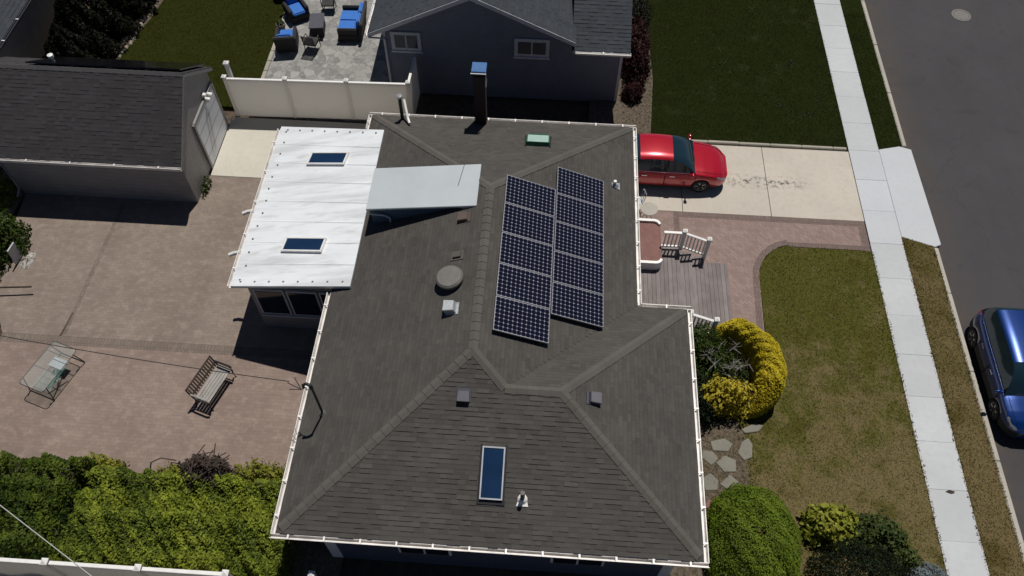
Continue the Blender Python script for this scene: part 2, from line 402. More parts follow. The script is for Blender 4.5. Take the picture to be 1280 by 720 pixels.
M['backlawn'] = lawn_mat('back_lawn', (0.014,0.018,0.0035), (0.029,0.033,0.007), (0.042,0.044,0.016), 0.6, 1.0)
M['drygrass'] = leaf_mat('dry_grass', (0.045,0.052,0.028), (0.14,0.145,0.095), 0.1)
M['deck'] = wood_mat('grey_deck', (0.17,0.145,0.142), (0.24,0.21,0.205), 'y')
M['redfloor'] = plain('red_landing', (0.185,0.085,0.072), 0.75, var=0.15)
M['benchwood'] = wood_mat('weathered_wood', (0.26,0.25,0.23), (0.42,0.40,0.37))
M['benchdark'] = wood_mat('brown_slats', (0.075,0.052,0.04), (0.13,0.095,0.075), 'y')
M['iron'] = plain('black_iron', (0.02,0.019,0.02), 0.5)
M['wicker'] = plain('dark_wicker', (0.008,0.0065,0.008), 0.7, var=0.4, scale=60)
M['blue'] = plain('blue_cushion', (0.035,0.16,0.52), 0.85, var=0.08)
M['tan'] = plain('tan_pad', (0.36,0.30,0.24), 0.8)
M['redpaint'] = plain('red_car_paint', (0.46,0.006,0.02), 0.25, 0.25, var=0.02, coat=1.0)
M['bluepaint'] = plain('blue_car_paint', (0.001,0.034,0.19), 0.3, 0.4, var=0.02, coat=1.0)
M['tyre'] = plain('tyre', (0.016,0.016,0.017), 0.8)
M['rim'] = plain('alloy', (0.30,0.30,0.31), 0.3, 0.7)
M['chrome'] = plain('chrome', (0.72,0.72,0.73), 0.12, 1.0, var=0.02)
M['lamp'] = plain('headlamp_lens', (0.22,0.23,0.24), 0.1, 0.4, coat=1.0)
M['tail'] = plain('tail_lens', (0.42,0.01,0.015), 0.15, coat=1.0)
M['tglass'] = clear_glass('table_glass', (0.62,0.66,0.66), 0.10)
M['teal'] = clear_glass('teal_glass', (0.12,0.36,0.30), 0.6)
M['bark'] = plain('bark', (0.09,0.075,0.06), 0.9, var=0.35, scale=12)
M['deadwood'] = plain('dead_branches', (0.20,0.19,0.18), 0.9, var=0.25, scale=12)
M['brown'] = plain('brown_brush', (0.05,0.035,0.028), 0.95, var=0.4, scale=15)
M['hedge'] = leaf_mat('hedge_leaves', (0.050,0.084,0.014), (0.37,0.43,0.05))
M['hedgey'] = leaf_mat('yellow_green_leaves', (0.13,0.15,0.018), (0.36,0.36,0.05))
M['hedged'] = leaf_mat('dark_hedge_leaves', (0.022,0.042,0.009), (0.085,0.13,0.022))
M['hedgem'] = leaf_mat('mid_hedge_leaves', (0.024,0.048,0.009), (0.17,0.23,0.026))
M['dome'] = leaf_mat('dome_leaves', (0.08,0.135,0.012), (0.22,0.30,0.03))
M['gold'] = leaf_mat('golden_leaves', (0.44,0.355,0.016), (0.74,0.60,0.04))
M['golddim'] = leaf_mat('golden_loose_leaves', (0.34,0.28,0.02), (0.70,0.58,0.07))
M['lime'] = leaf_mat('lime_leaves', (0.17,0.20,0.02), (0.42,0.42,0.07))
M['darkleaf'] = leaf_mat('dark_leaves', (0.008,0.014,0.007), (0.024,0.036,0.014))
M['midleaf'] = leaf_mat('mid_leaves', (0.035,0.058,0.014), (0.13,0.17,0.05))
M['arb'] = leaf_mat('arborvitae_leaves', (0.0045,0.0055,0.003), (0.018,0.019,0.009), 0.1)
M['maroon'] = leaf_mat('maroon_leaves', (0.018,0.006,0.007), (0.055,0.017,0.016), 0.15)
M['silver'] = leaf_mat('silver_leaves', (0.12,0.16,0.17), (0.28,0.33,0.34))
M['cloth'] = plain('white_cloth', (0.36,0.34,0.31), 0.9, var=0.2)
M['green_plastic'] = plain('green_plastic', (0.02,0.12,0.06), 0.5)
M['path'] = concrete_mat('side_path', (0.34,0.29,0.25), 0.2)
M['paleblue'] = plain('pale_blue_panel', (0.42,0.50,0.52), 0.5)
M['wire'] = plain('black_wire', (0.02,0.02,0.02), 0.6)
M['palewire'] = plain('pale_cable', (0.40,0.40,0.38), 0.6)
M['gdoor'] = plain('garage_door_white', (0.60,0.63,0.68), 0.45, var=0.08, scale=1)

# ------------------------------------------------------------------ roofs of laid shingles
def scan(poly, v):
    us = []
    n = len(poly)
    for i in range(n):
        (u0, v0), (u1, v1) = poly[i], poly[(i+1) % n]
        if (v0 - v)*(v1 - v) < 0: us.append(u0 + (u1-u0)*(v-v0)/(v1-v0))
    return (min(us), max(us)) if len(us) >= 2 else None
def shingle_slope(mb, P, u, vdir, poly, seed=0, course=0.118, thick=(0.010,0.023), base=True, band=0.45):
    rr = random.Random(seed); P = Vector(P); u = Vector(u).normalized(); vdir = Vector(vdir).normalized(); n = u.cross(vdir)
    if n.z < 0: n = -n
    at = lambda a, b, h=0: tuple(P + u*a + vdir*b + n*h)
    if base: mb.add([at(a, b) for a, b in poly], [tuple(range(len(poly)))], 0, 0.4)
    vmax = max(p[1] for p in poly); k = 0
    while k*course < vmax - 0.03:
        v0 = k*course; v1 = min(v0+course, vmax-0.004); k += 1
        a = scan(poly, v0+0.004); b = scan(poly, v1-0.001)
        if not a or not b: continue
        lo = max(a[0], b[0]); hi = min(a[1], b[1])
        if hi - lo < 0.06: continue
        x = lo; ct = rr.uniform(-0.06, 0.06)
        while x < hi - 0.02:
            x2 = min(hi, x + rr.uniform(0.11, 0.36))
            if hi - x2 < 0.08: x2 = hi
            th = thick[1] if rr.random() < 0.40 else thick[0]
            tt = min(1, max(0, rr.gauss(0.5, 0.24) + ct))
            vm = v0 + (v1-v0)*0.74; hm = th*0.4 + 0.003
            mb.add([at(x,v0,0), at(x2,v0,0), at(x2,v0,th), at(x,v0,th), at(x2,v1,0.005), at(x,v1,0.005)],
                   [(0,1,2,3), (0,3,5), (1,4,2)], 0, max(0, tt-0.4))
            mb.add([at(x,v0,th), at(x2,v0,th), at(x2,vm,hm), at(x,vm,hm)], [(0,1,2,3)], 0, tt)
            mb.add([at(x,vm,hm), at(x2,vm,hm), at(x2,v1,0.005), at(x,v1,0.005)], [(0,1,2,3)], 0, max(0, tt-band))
            x = x2
def cap_line(A, B, zf, half=0.16, seed=0, step=0.26):
    rr = random.Random(seed); mb = MB(); A = Vector(A); B = Vector(B); d = B-A; Ln = d.length; d.normalize()
    p = Vector((-d.y, d.x, 0)).normalized(); n = max(1, int(Ln/step))
    for i in range(n):
        a, b = A + d*(Ln*i/n), A + d*min(Ln, Ln*(i+1)/n + 0.04)
        def row(q, h):
            L_, R_ = q + p*half, q - p*half
            return [(L_.x, L_.y, zf(L_.x, L_.y)+h), (q.x, q.y, zf(q.x, q.y)+h+0.012), (R_.x, R_.y, zf(R_.x, R_.y)+h)]
        r0 = row(a, 0.036); r1 = row(b, 0.020); r2 = row(a, 0.0)
        mb.add(r0 + r1 + r2, [(0,1,4,3), (1,2,5,4), (6,7,1,0), (7,8,2,1), (6,0,3), (8,5,2)], 0, min(1, max(0, rr.gauss(0.5, 0.2))))
    return mb

# ------------------------------------------------------------------ foliage and grass
def vnoise(p, s, k=0):
    x, y, z = (p*s).T
    return (np.sin(x*1.7+y*1.1+k)+np.sin(y*2.3-z*1.3+1.7*k+1)+np.sin(z*1.9+x*0.7+2.1+k)+np.sin((x+y)*3.1+z+k*0.3))/4
def leaves(name, pts, nrm, size, mat, parent, tint=None, aspect=0.55, up=0.35, jitter=0.7, curl=0.25):
    n = len(pts)
    nn = nrm + rng.normal(0, jitter, (n,3)) + np.array([0,0,up]); nn /= np.linalg.norm(nn, axis=1)[:,None]
    a = np.cross(nn, rng.normal(0, 1, (n,3))); a /= np.linalg.norm(a, axis=1)[:,None]; b = np.cross(nn, a)
    s = size*rng.uniform(0.6, 1.35, n)[:,None]
    v = np.stack([pts - a*s*0.5, pts + b*s*aspect*0.5 + nn*s*curl*0.3, pts + a*s*0.5 - nn*s*curl*0.2, pts - b*s*aspect*0.5 + nn*s*curl*0.3], 1).reshape(-1,3)
    if tint is None: tint = np.clip(0.5 + 0.32*vnoise(pts, 3.0, n % 7) + rng.normal(0, 0.2, n), 0, 1)
    return npmesh(name, v, 4, mat, tint, parent)
def dome_pts(n, c, r, h, lump=0.15, lumps=5.0, depth=0.25, z0=0.0, power=2.0, k=0, cut=None):
    """points in the outer shell of a lumpy dome: c centre on ground, r (rx,ry), h height"""
    d = rng.normal(0, 1, (n*2,3)); d[:,2] = np.abs(d[:,2]); d /= np.linalg.norm(d, axis=1)[:,None]
    dd = np.sign(d)*np.abs(d)**(2.0/power); dd /= np.maximum(1e-6, np.linalg.norm(np.abs(dd)**1, axis=1))[:,None]
    f = 1 + lump*vnoise(dd, lumps, k) + 0.4*lump*vnoise(dd, lumps*2.7, k+3)
    q = f*(1 - depth*rng.random(n*2)**1.6)
    p = np.stack([c[0] + dd[:,0]*r[0]*q, c[1] + dd[:,1]*r[1]*q, c[2] + z0 + dd[:,2]*(h-z0)*q], 1)
    if cut is not None:
        m = cut(p); p, dd = p[m], dd[m]
    return p[:n], dd[:n]
def stems(name, c, r, h, mat, parent, n=9, seed=1, rad=0.025, twig=3):
    rr = random.Random(seed); mb = MB()
    for i in range(n):
        a = rr.uniform(0, 6.283); q = rr.uniform(0.25, 0.8)
        e = Vector((c[0]+math.cos(a)*r[0]*q, c[1]+math.sin(a)*r[1]*q, c[2]+h*rr.uniform(0.55, 0.85)*(1-0.3*q)))
        s = Vector((c[0]+rr.uniform(-.1,.1), c[1]+rr.uniform(-.1,.1), c[2]-0.02)); mid = (s+e)/2 + Vector((rr.uniform(-.1,.1), rr.uniform(-.1,.1), h*0.12))
        mb.tube([s, mid, e], rad, 6, r1=rad*0.35)
        for j in range(twig):
            f = rr.uniform(0.4, 0.9); b0 = mid.lerp(e, f); b1 = b0 + Vector((rr.uniform(-.35,.35)*r[0], rr.uniform(-.35,.35)*r[1], rr.uniform(0.05,.22)*h))
            mb.tube([b0, b1], rad*0.4, 5, r1=rad*0.15)
    return mb.build(name, mat, parent)
def shrub(name, label, cat, c, r, h, n, size, mat, lump=0.18, lumps=5, depth=0.3, power=2.0, k=0, cut=None, group=None, up=0.35, aspect=0.55, stem=M['bark'], jitter=0.7, z0=0.0, part='foliage'):
    t = thing(name, label, cat, c, 0, group)
    p, d = dome_pts(n, (0,0,0), r, h, lump, lumps, depth, z0, power, k, cut)
    leaves(part, p, d, size, mat, t, up=up, aspect=aspect, jitter=jitter)
    stems('stem', (0,0,0), r, h, stem, t, seed=k+3)
    return t
def inpoly(p, poly):
    x, y = p[:,0], p[:,1]; ins = np.zeros(len(p), bool); n = len(poly)
    for i in range(n):
        x0, y0 = poly[i]; x1, y1 = poly[(i+1) % n]
        c = ((y0 > y) != (y1 > y)) & (x < (x1-x0)*(y-y0)/((y1-y0) if y1 != y0 else 1e-9) + x0); ins ^= c
    return ins
def grass(name, label, polys, density, h, w, mat, z=0.0, over=0.05):
    P_ = []
    for poly in polys:
        a = np.array(poly); lo = a.min(0); hi = a.max(0); n = int(np.prod(hi-lo)*density)
        q = rng.uniform(lo, hi, (n,2)); q = q[inpoly(q, poly)]; P_.append(q)
    q = np.concatenate(P_); n = len(q)
    clump = vnoise(np.column_stack([q, np.zeros(n)]), 6, 2)
    hh = h*rng.uniform(0.5, 1.3, n)*(1+0.35*clump); ang = rng.uniform(0, 6.283, n); lean = rng.uniform(0.3, 1.3, n)
    dirv = np.stack([np.cos(ang), np.sin(ang)], 1); ww = w*rng.uniform(0.6, 1.4, n)
    side = np.stack([-dirv[:,1], dirv[:,0]], 1)
    base = np.column_stack([q, np.full(n, z)])
    v = np.zeros((n,3,3)); v[:,0] = base; v[:,1] = base; v[:,2] = base
    v[:,0,:2] -= side*ww[:,None]; v[:,1,:2] += side*ww[:,None]; v[:,2,:2] += dirv*(hh*lean)[:,None]; v[:,2,2] += hh
    tint = np.clip(rng.normal(0.4, 0.3, n), 0, 1)
    o = npmesh(name, v.reshape(-1,3), 3, mat, tint); tag(o, label, 'grass', kind='stuff'); return o

# ================================================================== GROUND
g = MB(); g.quad((-150,-80,-0.2), (150,-80,-0.2), (150,300,-0.2), (-150,300,-0.2))
structure(g.build('ground', M['soil']))
g = MB(); g.quad((13.9,-60,-0.12), (24.0,-60,-0.12), (24.0,200,-0.12), (13.9,200,-0.12)); structure(g.build('road', M['asphalt']))
def kerb_run(name, mat, x0, x1, y0, y1, step=3.0):
    mb = MB(); y = y0
    while y < y1-0.01:
        e = min(y1, y+step); mb.box(x0, x1, y+0.006, e-0.006, -0.2, 0.012 + random.uniform(-0.006,0.006), 0, random.random()); y = e
    return structure(mb.build(name, mat, bevel=0.02))
kerb_run('kerb', M['kerb'], 13.80, 13.96, -20, 17.95)
kerb_run('kerb', M['kerb'], 13.72, 13.88, 22.85, 80)
kerb_run('kerb', M['kerb'], 24.0, 24.16, -20, 80)
g = MB(); g.quad((24.16,-20,0.0),(60,-20,0.0),(60,80,0.0),(24.16,80,0.0)); structure(g.build('lawn', M['striplawn']))
# sidewalk slabs with open joints
mb = MB(); nb = MB()
y = -6.0
while y < 60:
    e = y + 1.5
    new = 17.2 < y+0.7 < 23.0
    (nb if new else mb).box(11.60, 12.76, y+0.003, e-0.003, -0.2, 0.006 + random.uniform(-0.004, 0.004), 0, random.random()*0.8)
    y = e
structure(mb.build('sidewalk', M['side'], bevel=0.003)); structure(nb.build('sidewalk', M['newside'], bevel=0.003))
# driveway apron
mb = MB(); mb.prism([(12.775,18.36),(13.86,17.98),(14.1,18.1),(14.02,22.7),(13.6,22.84),(12.775,22.62)], -0.2, 0.0); structure(mb.build('driveway_apron', M['newside'], bevel=0.01))
# driveway slabs
mb = MB()
for x0, x1 in ((2.0,5.05),(5.07,8.25),(8.27,11.58)):
    mb.box(x0, x1, 18.98, 22.42, -0.2, -0.004 + random.uniform(-0.002,0.002), 0, random.random()*0.3)
structure(mb.build('driveway', M['drive'], bevel=0.006))
mb = MB(); x = 2.6
while x < 11.5:
    e = min(x+1.2, 11.52); mb.box(x+0.005, e-0.005, 22.47, 22.60, -0.2, 0.07+random.uniform(-0.012,0.012), 0, random.random()); x = e
structure(mb.build('driveway_kerb', M['oldkerb'], bevel=0.02))
# lawns
FL = [(4.2,3.0),(11.62,3.0),(11.62,17.64),(8.72,17.72),(8.12,17.46),(7.68,16.9),(7.52,16.28),(7.49,14.0),(6.6,13.2),(4.2,12.5)]
def lawn(poly, mat, name='lawn', z=-0.012):
    mb = MB(); mb.prism(poly, -0.19, z); return structure(mb.build(name, mat))
lawn(FL, M['lawn'])
ST1 = [(12.74,-6),(13.82,-6),(13.82,18.0),(12.77,18.38)]; ST2 = [(12.74,22.6),(13.6,22.84),(13.76,23.0),(13.76,60),(12.74,60)]
lawn(ST1, M['striplawn']); lawn(ST2, M['nblawn'])
NL = [(2.2,22.63),(11.62,22.63),(11.62,60),(2.2,60)]
lawn(NL, M['nblawn'])
BL = [(-20.9,23.2),(-11.9,23.2),(-11.55,28.0),(-11.3,31),(-11.0,45),(-20.9,45)]
lawn(BL, M['backlawn'])
grass('grass', 'dry brown and olive front lawn grass beside the sidewalk', [[(4.2,5.6),(11.66,5.6),(11.66,17.66),(8.72,17.74),(8.1,17.48),(7.66,16.9),(7.5,16.28),(7.47,14.0),(6.6,13.2),(4.2,12.5)]], 520, 0.024, 0.013, M['lawn'])
grass('grass', 'patchy olive grass in the narrow strip between sidewalk and kerb', [[(12.70,5.4),(13.86,5.4),(13.84,18.0),(12.74,18.38)]], 560, 0.028, 0.014, M['striplawn'])
grass('grass', 'ragged brown grass tufts creeping over the sidewalk edges', [[(11.55,5.4),(11.655,5.4),(11.645,17.6),(11.55,17.6)],[(12.71,5.4),(12.82,5.4),(12.82,18.3),(12.72,18.3)],[(13.74,5.4),(13.84,5.4),(13.84,17.9),(13.74,17.9)]], 330, 0.05, 0.016, M['striplawn'])
grass('grass', 'dark green grass in the strip between the sidewalk and the upper road', [[(12.72,22.6),(13.6,22.84),(13.74,23.0),(13.74,31),(12.72,31)]], 360, 0.026, 0.013, M['nblawn'])
grass('grass', 'dark green mown grass of the neighbouring front lawn', [[(2.9,22.64),(11.64,22.64),(11.64,32),(2.9,32)]], 360, 0.026, 0.013, M['nblawn'])
def blobs(cx, cy, ro, n, seed, arc=(0,360)):
    rr = random.Random(seed); out = []
    for i in range(n):
        a = R(rr.uniform(*arc)); q = ro*rr.uniform(.75,1.15); x, y = cx+q*math.cos(a), cy+.8*q*math.sin(a); r_ = rr.uniform(.05,.17)
        out.append([(x+r_*rr.uniform(.5,1.3)*math.cos(k*.9), y+r_*rr.uniform(.4,1.1)*math.sin(k*.9)) for k in range(7)])
    return out
grass('grass', 'pale dry flecks of grass scattered in the dark neighbouring lawn', blobs(10.05,24.9,.8,20,1,(150,395)) + blobs(9.6,27.4,.5,9,2,(180,380)) + blobs(6.0,27.6,1.2,8,3) + blobs(7.3,25.6,1.6,7,4), 420, 0.035, 0.02, M['drygrass'])
grass('grass', 'olive weeds growing between the stepping stones', [[(4.9,8.0),(6.6,8.0),(6.7,10.3),(4.9,10.2)]], 260, 0.045, 0.018, M['lawn'])
grass('grass', 'dark green back yard grass beyond the white fence', [[(-18.3,23.2),(-12.0,23.2),(-11.6,28.0),(-11.4,31.5),(-18.3,31.5)]], 330, 0.026, 0.013, M['backlawn'])
# patio
mb = MB(); mb.prism([(-19.0,4.2),(-5.6,4.2),(-5.6,12.0),(-17.4,12.0)], -0.15, 0.0); structure(mb.build('patio', M['patiopink']))
mb = MB(); mb.prism([(-17.4,12.32),(-5.6,12.32),(-5.6,19.5),(-12.5,19.5),(-19.2,19.5),(-18.6,14.2)], -0.15, 0.0); structure(mb.build('patio', M['patio']))
mb = MB(); mb.box(-17.4, -5.6, 12.0, 12.32, -0.15, 0.001); structure(mb.build('patio_band', M['patioband'], bevel=0.004))
mb = MB(); mb.prism([(-15.46,12.4),(-15.3,12.4),(-15.22,17.9),(-15.36,17.9)], 0.001, 0.004)
structure(mb.build('patio_band', M['patioband']))
# dark gap line on the patio where a joint has washed out
mb = MB(); mb.prism([(-15.50,12.3),(-15.42,12.35),(-15.36,13.2),(-15.40,13.25)], 0.004, 0.009); structure(mb.build('patio_crack', M['soil']))
mb = MB(); mb.box(-12.52, -5.6, 19.52, 22.62, -0.15, 0.004); structure(mb.build('concrete_pad', M['pad'], bevel=0.006))
mb = MB(); mb.box(-11.75, -6.6, 22.8, 36, -0.15, 0.0); structure(mb.build('flagstone_patio', M['flags']))
mb = MB()
for i in range(18):
    yy = 22.9 + i*0.62; x0 = -11.78 + (0.03*i)*0
    mb.box(-11.93, -11.76, yy, yy+0.6, -0.15, 0.03+random.uniform(-.01,.01), 0, random.random())
structure(mb.build('patio_edging', M['oldkerb'], bevel=0.015))
mb = MB(); mb.prism([(-20.4,16.6),(-19.2,16.6),(-19.2,23),(-20.4,23)], -0.15, -0.005); structure(mb.build('path', M['path']))
mb = MB(); mb.prism([(-22,11.5),(-17.75,12.4),(-17.5,13.4),(-17.9,14.6),(-18.2,15.6),(-18.7,16.6),(-22,17.4)], -0.15, -0.02); structure(mb.build('planting_bed', M['mulch']))
mb = MB(); mb.prism([(-19.0,4.0),(-5.0,4.0),(-5.0,8.0),(-7.2,8.3),(-9.0,8.0),(-12,7.75),(-14,8.0),(-19,8.3)], -0.15, 0.012); structure(mb.build('planting_bed', M['mulch']))
mb = MB(); mb.prism([(3.8,3.0),(6.2,3.0),(6.4,7.6),(6.5,10.2),(6.2,11.0),(6.9,12.9),(5.4,13.5),(3.8,13.5)], -0.15, 0.004); structure(mb.build('planting_bed', M['mulch']))
mb = MB(); mb.prism([(1.6,22.64),(4.0,22.64),(4.2,26),(4.0,31),(1.6,31)], -0.15, 0.002); structure(mb.build('planting_bed', M['mulch']))
mb = MB(); mb.prism([(-20.9,23.3),(-18.35,23.3),(-18.2,26.2),(-17.7,28.2),(-17.4,30.5),(-17.4,36),(-20.9,36)], -0.15, 0.004); structure(mb.build('planting_bed', M['mulch']))
mb = MB(); pr = None
for i in range(26):
    f = i/25; y0 = 24.5 + f*7.5; x0 = -18.3 + 0.9*f + 0.06*math.sin(i)
    mb.box(x0-0.07, x0+0.07, y0, y0+0.275, -0.1, 0.04+random.uniform(-.02,.02), 0, random.random())
structure(mb.build('bed_edging', M['path'], bevel=0.03))
# front walk
CURVE = [(8.72,17.72),(8.4,17.62),(8.12,17.44),(7.86,17.18),(7.68,16.88),(7.56,16.55),(7.52,16.2)]
mb = MB(); mb.prism([(2.4,18.96),(2.4,12.9),(6.3,12.9),(7.46,14.0)] + CURVE[::-1] + [(11.56,17.62),(11.56,18.96)], -0.17, 0.0); structure(mb.build('front_walk', M['walk']))
mb = MB(); mb.box(4.9, 11.56, 18.72, 18.96, 0.0, 0.005); mb.box(11.3, 11.56, 17.84, 18.72, 0.0, 0.005); mb.box(8.7, 11.56, 17.64, 17.84, 0.0, 0.005)
cv = CURVE + [(7.48,15.2),(7.44,14.0)]
for i in range(len(cv)-1):
    a, b = Vector(cv[i]), Vector(cv[i+1]); d = (b-a).normalized(); n = Vector((-d.y, d.x))
    if n.x > 0: n = -n
    if i == 0: na = n
    d2 = (Vector(cv[i+2])-b).normalized() if i+2 < len(cv) else d
    n2 = Vector((-d2.y, d2.x)); n2 = -n2 if n2.x > 0 else n2
    nb_ = (n+n2).normalized()
    mb.prism([tuple(a+na*0.01), tuple(b+nb_*0.01), tuple(b+nb_*0.22), tuple(a+na*0.22)], 0.0, 0.005); na = nb_
mb.box(4.7, 4.9, 17.9, 18.96, 0.0, 0.005)
structure(mb.build('front_walk_border', M['walkborder']))

# ================================================================== MAIN HOUSE
ZE = 3.2; S = 0.38; XW, XE, XE2, YF, YB, YM = -6.01, 2.85, 4.27, 5.54, 19.85, 12.65
def zroof(x, y):
    a = min(x-XW, XE-x, y-YF, YB-y); b = min(XE2-x, y-YF, YM-y) if x > -0.8 else -9
    return ZE + S*max(a, b)
HX = (XW+XE)/2; HR = (XE-XW)/2; WR = (YM-YF)/2; WY = (YM+YF)/2
house = thing('house', 'single storey house with brown grey hip roof carrying solar panels and skylights', 'house', (-1.0, 12.7, 0))
def H(mb, name, mats, parent=None, **kw):
    o = mb.build(name, mats, parent or house, **kw)
    if (parent or house) == house: o.matrix_parent_inverse = Matrix.Translation((1.0,-12.7,0))
    return o
sl = math.sqrt(1+S*S)
mb = MB()
def pv(pl): return [(u, v*sl) for u, v in pl]
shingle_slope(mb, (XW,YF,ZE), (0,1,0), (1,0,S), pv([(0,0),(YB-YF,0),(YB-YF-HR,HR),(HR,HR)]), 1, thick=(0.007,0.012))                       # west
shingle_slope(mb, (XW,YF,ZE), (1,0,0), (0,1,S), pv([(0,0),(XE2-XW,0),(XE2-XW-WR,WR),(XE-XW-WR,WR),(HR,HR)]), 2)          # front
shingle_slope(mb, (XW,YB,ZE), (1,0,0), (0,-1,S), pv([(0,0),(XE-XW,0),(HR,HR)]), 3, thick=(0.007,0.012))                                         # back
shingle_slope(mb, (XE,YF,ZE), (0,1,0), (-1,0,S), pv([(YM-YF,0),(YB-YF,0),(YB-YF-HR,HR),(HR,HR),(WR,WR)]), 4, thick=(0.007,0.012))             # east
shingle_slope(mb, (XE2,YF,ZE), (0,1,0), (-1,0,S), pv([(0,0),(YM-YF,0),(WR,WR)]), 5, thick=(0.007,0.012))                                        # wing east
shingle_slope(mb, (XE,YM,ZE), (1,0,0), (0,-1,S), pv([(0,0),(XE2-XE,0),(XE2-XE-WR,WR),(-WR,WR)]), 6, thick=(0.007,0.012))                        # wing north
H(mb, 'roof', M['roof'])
A_F = (HX, YF+HR, 0); A_B = (HX, YB-HR, 0); W_A = (XE2-WR, WY, 0); W_B = (XE-WR, WY, 0)
for i, (a, b) in enumerate([((XW+.1,YF+.1,0),A_F),(A_F,W_B),(W_B,W_A),((XE2-.1,YF+.1,0),W_A),((XE2-.1,YM-.1,0),W_A),((XW+.1,YB-.1,0),A_B),((XE-.1,YB-.1,0),A_B),(A_F,A_B)]):
    c_ = cap_line(a, b, zroof, 0.125, 20+i); H(c_, 'ridge_cap', M['roofcap'])
# walls (overhang 0.4), soffit
mb = MB(); wl = [(XW+.78,YF+.4),(XE2-.4,YF+.4),(XE2-.4,YM-.4),(XE-.4,YM-.4),(XE-.4,YB-.4),(XW+.78,YB-.4)]
mb.prism(wl, -0.15, ZE-0.12); H(mb, 'wall', M['navy'])
mb = MB(); mb.prism([(XW,YF),(XE2,YF),(XE2,YM),(XE,YM),(XE,YB),(XW,YB)], ZE-0.14, ZE-0.015); H(mb, 'soffit', M['gutter'])
# corner boards
for x, y in ((XW+.78,YF+.4),(XE2-.62,YF+.4)):
    mb = MB(); mb.box(x-.03, x+.26, y-.03, y+.10, 0, ZE-.15); H(mb, 'corner_board', M['white'], bevel=0.006)
# gutters with hangers
def gutter(parent, a, b, out, z, mat=M['gutter'], hang=0.85, wdt=0.125, seed=0, build=H):
    a = Vector((a[0],a[1],0)); b = Vector((b[0],b[1],0)); o = Vector((out[0],out[1],0))
    prof = [(0.0,0.012),(0.0,-0.10),(0.085,-0.10),(wdt,-0.02),(wdt,0.012),(wdt-.022,0.012),(wdt-.024,-0.02),(0.075,-0.085),(0.02,-0.085),(0.02,0.012)]
    mb = MB(); mb.extrude([tuple(o*(p+0.003) + Vector((0,0,z+q))) for p, q in prof], a, b)
    gt = build(mb, 'gutter', mat)
    rr = random.Random(seed); n = max(1, int((b-a).length/hang))
    for i in range(n):
        c = a.lerp(b, (i+0.5)/n); d = (b-a).normalized(); mb = MB()
        pts = [c - d*0.022, c + d*0.022]; e = o*(wdt+0.004)
        q = [tuple(pts[0]-o*0.05+Vector((0,0,z+.016))), tuple(pts[1]-o*0.05+Vector((0,0,z+.016))), tuple(pts[1]+e+Vector((0,0,z+.016))), tuple(pts[0]+e+Vector((0,0,z+.016)))]
        mb.add(q + [(p[0],p[1],p[2]+.014) for p in q], [(3,2,1,0),(4,5,6,7),(0,1,5,4),(1,2,6,5),(2,3,7,6),(3,0,4,7)])
        h = mb.build('gutter_hanger', M['white'], gt)
    return gt
ZG = ZE-0.03
gutter(house, (XW-.12,YF), (XE2+.12,YF), (0,-1), ZG, seed=1)
gutter(house, (XW,YF), (XW,12.55), (-1,0), ZG, seed=2)
gutter(house, (XW,19.2), (XW,YB), (-1,0), ZG, seed=3)
gutter(house, (XE2,YF), (XE2,YM), (1,0), ZG, seed=4)
gutter(house, (XE+.13,YM), (XE2+.12,YM), (0,1), ZG, seed=5)
gutter(house, (XE,YM+.13), (XE,YB), (1,0), ZG, seed=6)
gutter(house, (XW-.12,YB), (XE+.12,YB), (0,1), ZG, seed=7)
def slope_frame(kind, x, y):
    """frame matrix lying on a roof slope: local x across, y up-slope, z out"""
    if kind == 'front': u, v = Vector((1,0,0)), Vector((0,1,S))
    if kind == 'back': u, v = Vector((-1,0,0)), Vector((0,-1,S))
    if kind == 'west': u, v = Vector((0,-1,0)), Vector((1,0,S))
    if kind == 'east': u, v = Vector((0,1,0)), Vector((-1,0,S))
    v.normalize(); n = u.cross(v)
    m = Matrix((u, v, n)).transposed().to_4x4(); m.translation = Vector((x, y, zroof(x, y))); return m
def onslope(mb, name, mat, m, parent=house, **kw):
    o = mb.build(name, mat, parent, **kw)
    if parent == house: o.matrix_parent_inverse = Matrix.Translation((1.0,-12.7,0))
    o.matrix_basis = m; return o
def skylight(kind, x, y, w_, h_, frame=M['gutter'], glass=M['skyglass'], rise=0.12, parent=house, mat=None, fw=0.035):
    m = mat or slope_frame(kind, x, y)
    mb = MB(); a, b = w_/2, h_/2
    mb.box(-a, a, -b, -b+fw, -.05, rise); mb.box(-a, a, b-fw, b, -.05, rise); mb.box(-a, -a+fw, -b+fw, b-fw, -.05, rise); mb.box(a-fw, a, -b+fw, b-fw, -.05, rise)
    f = onslope(mb, 'skylight', frame, m, parent)
    mb = MB(); mb.box(-a+fw, a-fw, -b+fw, b-fw, -.04, rise-.02); mb.build('skylight_glass', glass, f)
    mb = MB(); mb.box(-a-.06, a+.06, -b-.12, -b, 0.02, 0.045); mb.box(-a-.05, -a, -b, b+.05, 0.02, 0.045); mb.box(a, a+.05, -b, b+.05, 0.02, 0.045); mb.build('flashing', M['dark'] if kind in ('front','back') else M['galv'], f)
    return f
skylight('front', -0.875, 7.16, 0.56, 1.26, frame=M['trim'])
skylight('back', -0.3, 18.38, 0.74, 0.62, frame=M['green_plastic'], glass=M['paleglass'], rise=0.16)
